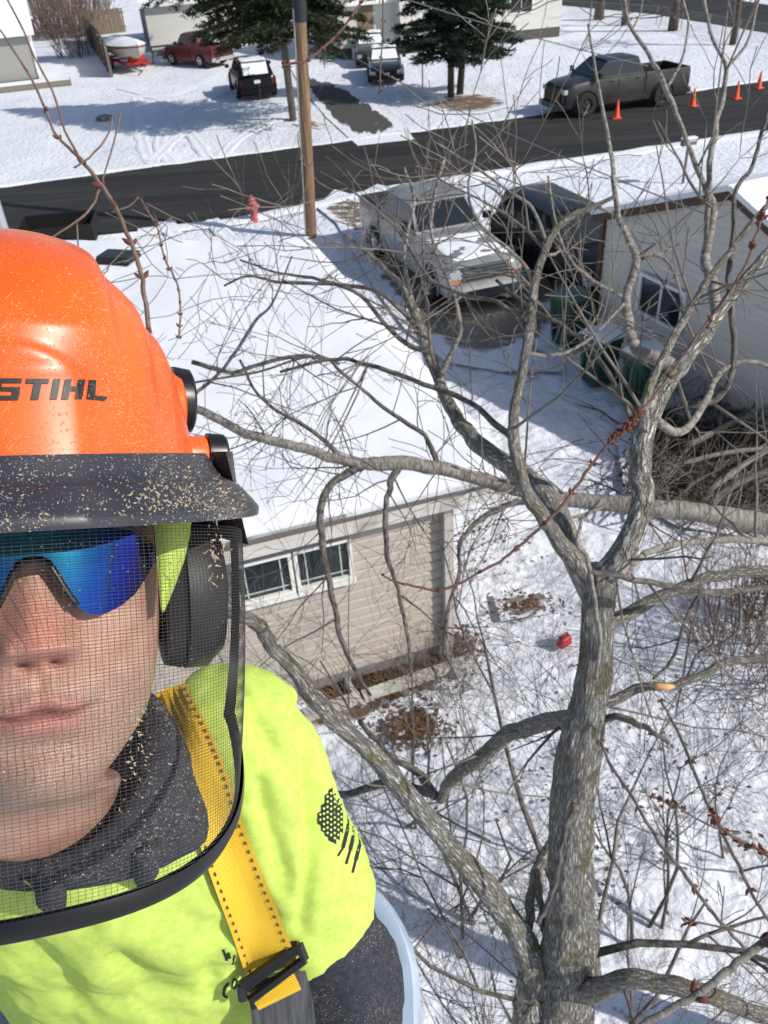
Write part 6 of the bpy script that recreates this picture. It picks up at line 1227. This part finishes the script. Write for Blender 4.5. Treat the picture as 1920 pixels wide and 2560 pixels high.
# grey sleeves, forearms, hands
def sleeve(S0,d0,E0,W0,nm):
    V,F,N=blob([('c',S0+d0*.10,.052,E0,.056,0),('c',E0,.056,W0,.042,0)],.006,6)
    for i in range(len(V)): V[i]=V[i]+N[i]*(.006*fbm(V[i][0]*14,V[i][1]*14,V[i][2]*22))
    return mk(nm,V,F,M_hood,person)
wr_=D(820,2950,.95); sl1=sleeve(ShL,armd,elb,wr_,'sleeve')
eR=Bd(-.34,-.14,-.56); wR=Bd(-.30,-.38,-.24); sl2=sleeve(ShR,(eR-ShR)/np.linalg.norm(eR-ShR),eR,wR,'sleeve')
def hand(W0,d,side,curl):
    d=d/np.linalg.norm(d); pr=[('c',W0,.026,W0+d*.05,.03,0),('e',W0+d*.075,(side,d,np.cross(side,d)),(.040,.045,.016))]
    n_=np.cross(side,d)
    for k,(o_,L) in enumerate(((-.030,.070),(-.010,.080),(.011,.074),(.031,.058))):
        p=W0+d*.105+side*o_; p1=p+(d*math.cos(curl)+n_*math.sin(curl))*L*.45; p2=p1+(d*math.cos(curl*2.2)+n_*math.sin(curl*2.2))*L*.32; p3=p2+(d*math.cos(curl*3.2)+n_*math.sin(curl*3.2))*L*.25
        pr+=[('c',W0+d*.08+side*o_*.8,.010,p,.0095,0),('c',p,.0095,p1,.0088,0),('c',p1,.0088,p2,.008,0),('c',p2,.008,p3,.007,0)]
    q=W0+d*.045+side*-.034; q1=q+(d*.6-side*.75+n_*.25)*.035; q2=q1+(d*.85-side*.2+n_*.4)*.030; pr+=[('c',q,.013,q1,.0105,0),('c',q1,.0105,q2,.009,0)]
    V,F,N=blob(pr,.003,3); return mk('hand',V,F,M_skin if False else mat('hand_skin',(.54,.34,.27),.5),person)
hand(wr_,(wr_-elb),BX,.35); hand(wR,(wR-eR),BY,.55)
# legs and boots inside the bucket
V,F,N=blob([('e',Bd(0,.02,-1.1),ax,(.165,.11,.14)),('c',Bd(.09,.02,-1.12),.088,Bd(.10,.02,-1.5),.062,0),('c',Bd(-.09,.02,-1.12),.088,Bd(-.10,.02,-1.5),.062,0),('c',Bd(.10,.02,-1.5),.062,Bd(.10,.05,-1.9),.05,0),('c',Bd(-.10,.02,-1.5),.062,Bd(-.10,.05,-1.9),.05,0)],.012,5)
mk('trousers',V,F,mat('dark_trousers',(.04,.042,.05),.9),person)
for s in (-1,1):
    V,F,N=blob([('c',Bd(s*.10,.06,-1.88),.055,Bd(s*.10,.05,-1.95),.052,0),('c',Bd(s*.10,.05,-1.965),.045,Bd(s*.11,-.12,-1.975),.040,0)],.01,3); mk('boot',V,F,mat('boot_leather',(.07,.045,.03),.7),person)
# ---- harness webbing
M_web=mat('yellow_webbing',(.84,.50,.02),.7,bump=0); n=M_web.node_tree.nodes;l=M_web.node_tree.links; tc=n.new('ShaderNodeTexCoord'); wv=n.new('ShaderNodeTexWave'); wv.bands_direction='Y'; wv.inputs['Scale'].default_value=150; l.new(tc.outputs['UV'],wv.inputs[0])
bp=n.new('ShaderNodeBump'); bp.inputs['Distance'].default_value=.0006; bp.inputs['Strength'].default_value=.8; l.new(wv.outputs[1],bp.inputs['Height']); l.new(bp.outputs[0],n['Principled BSDF'].inputs['Normal'])
xw=n.new('ShaderNodeMix'); xw.data_type='RGBA'; xw.inputs[6].default_value=(.76,.44,.02,1); xw.inputs[7].default_value=(.88,.58,.04,1); l.new(wv.outputs[1],xw.inputs[0]); l.new(xw.outputs[2],n['Principled BSDF'].inputs['Base Color'])
def strap(cl,wd,off,m,name,par,nx=8,th=.002,flat=False):
    Q=spline([(*c,w_) for c,w_ in zip(cl,wd)],6); rows=[];uv=[];L=0
    depth=None
    for i,q in enumerate(Q):
        t=Q[min(i+1,len(Q)-1)]-Q[max(i-1,0)]; t=t[:2]/np.linalg.norm(t[:2]); nn_=np.array([-t[1],t[0]]); row=[]
        for k in range(nx+1):
            s=(k/nx-.5)*q[2]; p=q[:2]+nn_*s; h=hit(sbv,p[0],p[1],0)
            d_=(h-CAM)@CF if h is not None else None; row.append((p,d_))
        ds=[d for _,d in row if d is not None]
        if not ds and depth is None: continue
        if ds: depth=sum(ds)/len(ds)
        rows.append([(p,(d if d is not None else depth)) for p,d in row])
    D0=np.array([[d for _,d in r_] for r_ in rows])
    for _ in range(5):
        D1=D0.copy(); D1[1:-1]=(D0[:-2]+D0[1:-1]*2+D0[2:])/4; D0=np.minimum(D0,D1) if False else D1
    if flat: D0=np.minimum.accumulate(D0.min(axis=1,keepdims=True)*0+D0.min(),axis=0)+0*D0
    up_=[[D(p[0],p[1],D0[i][j]-off) for j,(p,_) in enumerate(r_)] for i,r_ in enumerate(rows)]; dn=[[D(p[0],p[1],D0[i][j]-off+th) for j,(p,_) in enumerate(r_)] for i,r_ in enumerate(rows)]
    mb=MB(); acc=0
    for i in range(len(up_)-1):
        d1=np.linalg.norm(up_[i+1][0]-up_[i][0])
        for j in range(nx): mb.add([up_[i][j],up_[i+1][j],up_[i+1][j+1],up_[i][j+1]],[(0,1,2,3)],uvs=[[(j/nx*.045,acc),(j/nx*.045,acc+d1),((j+1)/nx*.045,acc+d1),((j+1)/nx*.045,acc)]])
        acc+=d1
    for j in (0,nx): mb.grid([[r_[j] for r_ in up_],[r_[j] for r_ in dn]])
    mb.grid(dn)
    return mb.build(name,m,par,world=True),rows,D0
cl=[(400,1640),(432,1735),(478,1840),(512,1940),(545,2060),(592,2190),(638,2310),(682,2430)]; wdt=[68,82,95,110,118,124,128,134]
hs,rw,D0=strap(cl,wdt,.009,M_web,'harness_strap',person,10)
mb=MB(); nr=len(rw)
for i in range(1,nr-1):
    t=rw[i+1][0][0]-rw[i-1][0][0]; t/=np.linalg.norm(t); nn_=np.array([-t[1],t[0]])
    for jj in (1,9):
        dp=D0[i][jj]-.0103; p=rw[i][jj][0]; a=t*4.8; b_=nn_*3.0
        mb.add([D(*(p-a-b_),dp),D(*(p+a-b_),dp),D(*(p+a+b_),dp),D(*(p-a+b_),dp)],[(0,1,2,3)])
mb.build('stitching',mat('stitch_dark',(.10,.075,.035),.8),hs,world=True,kind='stuff')
M_gw=mat('grey_webbing',(.10,.105,.115),.8,c2=(.05,.05,.055),sc=(260,20,20),bump=.6,bsc=(500,60,60),bdist=.001)
strap([(690,2440),(705,2520),(715,2620),(720,2760)],[150,158,160,160],.006,M_gw,'lower_strap',person,10,flat=True)
strap([(672,2452),(690,2480),(700,2500)],[128,122,118],.012,M_web,'strap_loop',person,8,flat=True)
# adjuster buckle
def bar(p,q,dp,r_,n=8): return [D(p[0],p[1],dp),D((p[0]+q[0])/2,(p[1]+q[1])/2,dp),D(q[0],q[1],dp)],r_
hd0=hit(sbv,680,2420,0); dpt=(hd0-CAM)@CF-.024 if hd0 is not None else .62
mb=MB()
for p,q in (((604,2462),(748,2362)),((748,2362),(762,2398)),((762,2398),(626,2500)),((604,2462),(608,2500))): P,r_=bar(p,q,dpt,.0042); mb.tube(P,r_,6)
mb.add([D(610,2458,dpt-.002),D(748,2362,dpt-.002),D(756,2378,dpt-.002),D(618,2480,dpt-.002)],[(0,1,2,3)]); mb.build('buckle',mat('buckle_metal',(.035,.035,.037),.35,.6),person,world=True,smooth=40)
# chest print and sleeve flag
M_ink=mat('shirt_ink',(.016,.018,.022),.85)
def st(x0,y0,x1,y1,w_): d=np.array([x1-x0,y1-y0],float); d/=np.linalg.norm(d); n_=np.array([-d[1],d[0]])*w_/2; return [(x0-n_[0],y0-n_[1]),(x1-n_[0],y1-n_[1]),(x1+n_[0],y1+n_[1]),(x0+n_[0],y0+n_[1])]
txt=[st(568,2374,578,2402,6),st(578,2402,581,2382,5),st(581,2382,591,2412,6),st(591,2412,597,2388,5)]
txt+=[st(582,2458,571,2470,6),st(571,2470,569,2490,6),st(569,2490,579,2494,6),st(592,2452,590,2470,4),st(590,2470,598,2472,4),st(598,2472,604,2452,4),st(604,2452,596,2447,4),st(596,2447,592,2452,4)]
txt=[[(x-10,y) for x,y in q_] for q_ in txt]
decal('chest_print',txt,sbv,.0015,M_ink,person,div=2)
fl=[]; star=[]
cols=[(800,2030,2062),(809,2010,2080),(818,1985,2092),(827,1972,2104),(836,1985,2108),(845,1998,2098),(853,2010,2080)]
for x,a,b_ in cols:
    fl.append([(x-5,a+3),(x+5,a-3),(x+5,b_+3),(x-5,b_-3)])
    y=a+6+((x//9)%2)*5
    while y<b_-5: star.append((x+1,y)); y+=13
for P in ([(868,2010),(872,2060),(862,2105)],[(845,2140),(858,2120),(866,2085)],[(882,2040),(884,2090),(876,2125),(866,2160)],[(898,2075),(900,2110),(890,2150),(882,2182)]):
    for i in range(len(P)-1): fl.append(st(*P[i],*P[i+1],(5,9,6)[i%3]))
fd=decal('flag_print',fl,sbv,.0012,M_ink,person,div=4)
if fd is not None:
    ss=[]
    for x,y in star: r_=3.4; ss.append([(x-r_,y),(x,y-r_),(x+r_,y),(x,y+r_)]); ss.append([(x-r_*.9,y-r_*.5),(x+r_*.9,y-r_*.5),(x+r_*.35,y+r_),(x-r_*.35,y+r_)])
    decal('star',ss,sbv,.0022,M_lime,fd,div=1)
slb=None
# ---- the bucket he stands in
M_bk=mat('bucket_blue_white',(.50,.60,.74),.28,c2=(.42,.52,.66),sc=(9,9,9),coat=.3,trans=0)
bk=T('lift_bucket','pale blue white lift bucket edge behind the grey sleeve','lift bucket',Bd(0,.12,-1.99))
def rr_ring(hw,hd,z,r_,cx=-.05,cy=-.10,n=12):
    out=[]
    for q,(sx,sy) in enumerate(((1,-1),(1,1),(-1,1),(-1,-1))):
        for k in range(n):
            t=rad(-90+q*90)+rad(90)*k/(n-1); out.append(Bd(cx+sx*(hw-r_)+math.cos(t)*r_,cy+sy*(hd-r_)+math.sin(t)*r_,z))
    return out
BW,BD_,BT=.292,.285,-1.01
mb=MB(); mb.grid([rr_ring(BW-.05,BD_-.05,-2.02,.12),rr_ring(BW-.03,BD_-.03,-2.0,.14),rr_ring(BW-.01,BD_-.01,BT-.07,.17),rr_ring(BW+.012,BD_+.012,BT-.05,.18),rr_ring(BW+.020,BD_+.020,BT-.02,.18),rr_ring(BW+.012,BD_+.012,BT,.18),rr_ring(BW-.006,BD_-.006,BT,.17),rr_ring(BW-.02,BD_-.02,BT-.03,.17),rr_ring(BW-.06,BD_-.06,-1.985,.12)],cv=True)
mb.add(rr_ring(BW-.06,BD_-.06,-1.985,.12),[tuple(range(48))]); mb.add(rr_ring(BW-.05,BD_-.05,-2.02,.12),[tuple(range(48))]); mb.build('shell',M_bk,bk,world=True,smooth=60)
mb=MB(); j=Bd(-.1,-.09,-2.1); mb.tube([j,Bd(-3.5,-1.5,-4.2)],[.10,.13],4); mb.tube([Bd(-3.5,-1.5,-4.2),np.array([*(Bd(-2.,-4,0)[:2]),0.4])],[.13,.16],4); mb.build('boom',M_white,bk,world=True)
mb=MB(); mb.box(Bd(-.1,-.09,-2.1),(.3,.3,.18)); mb.build('mount',M_black,bk,world=True)
# wood chips caught on the sleeve
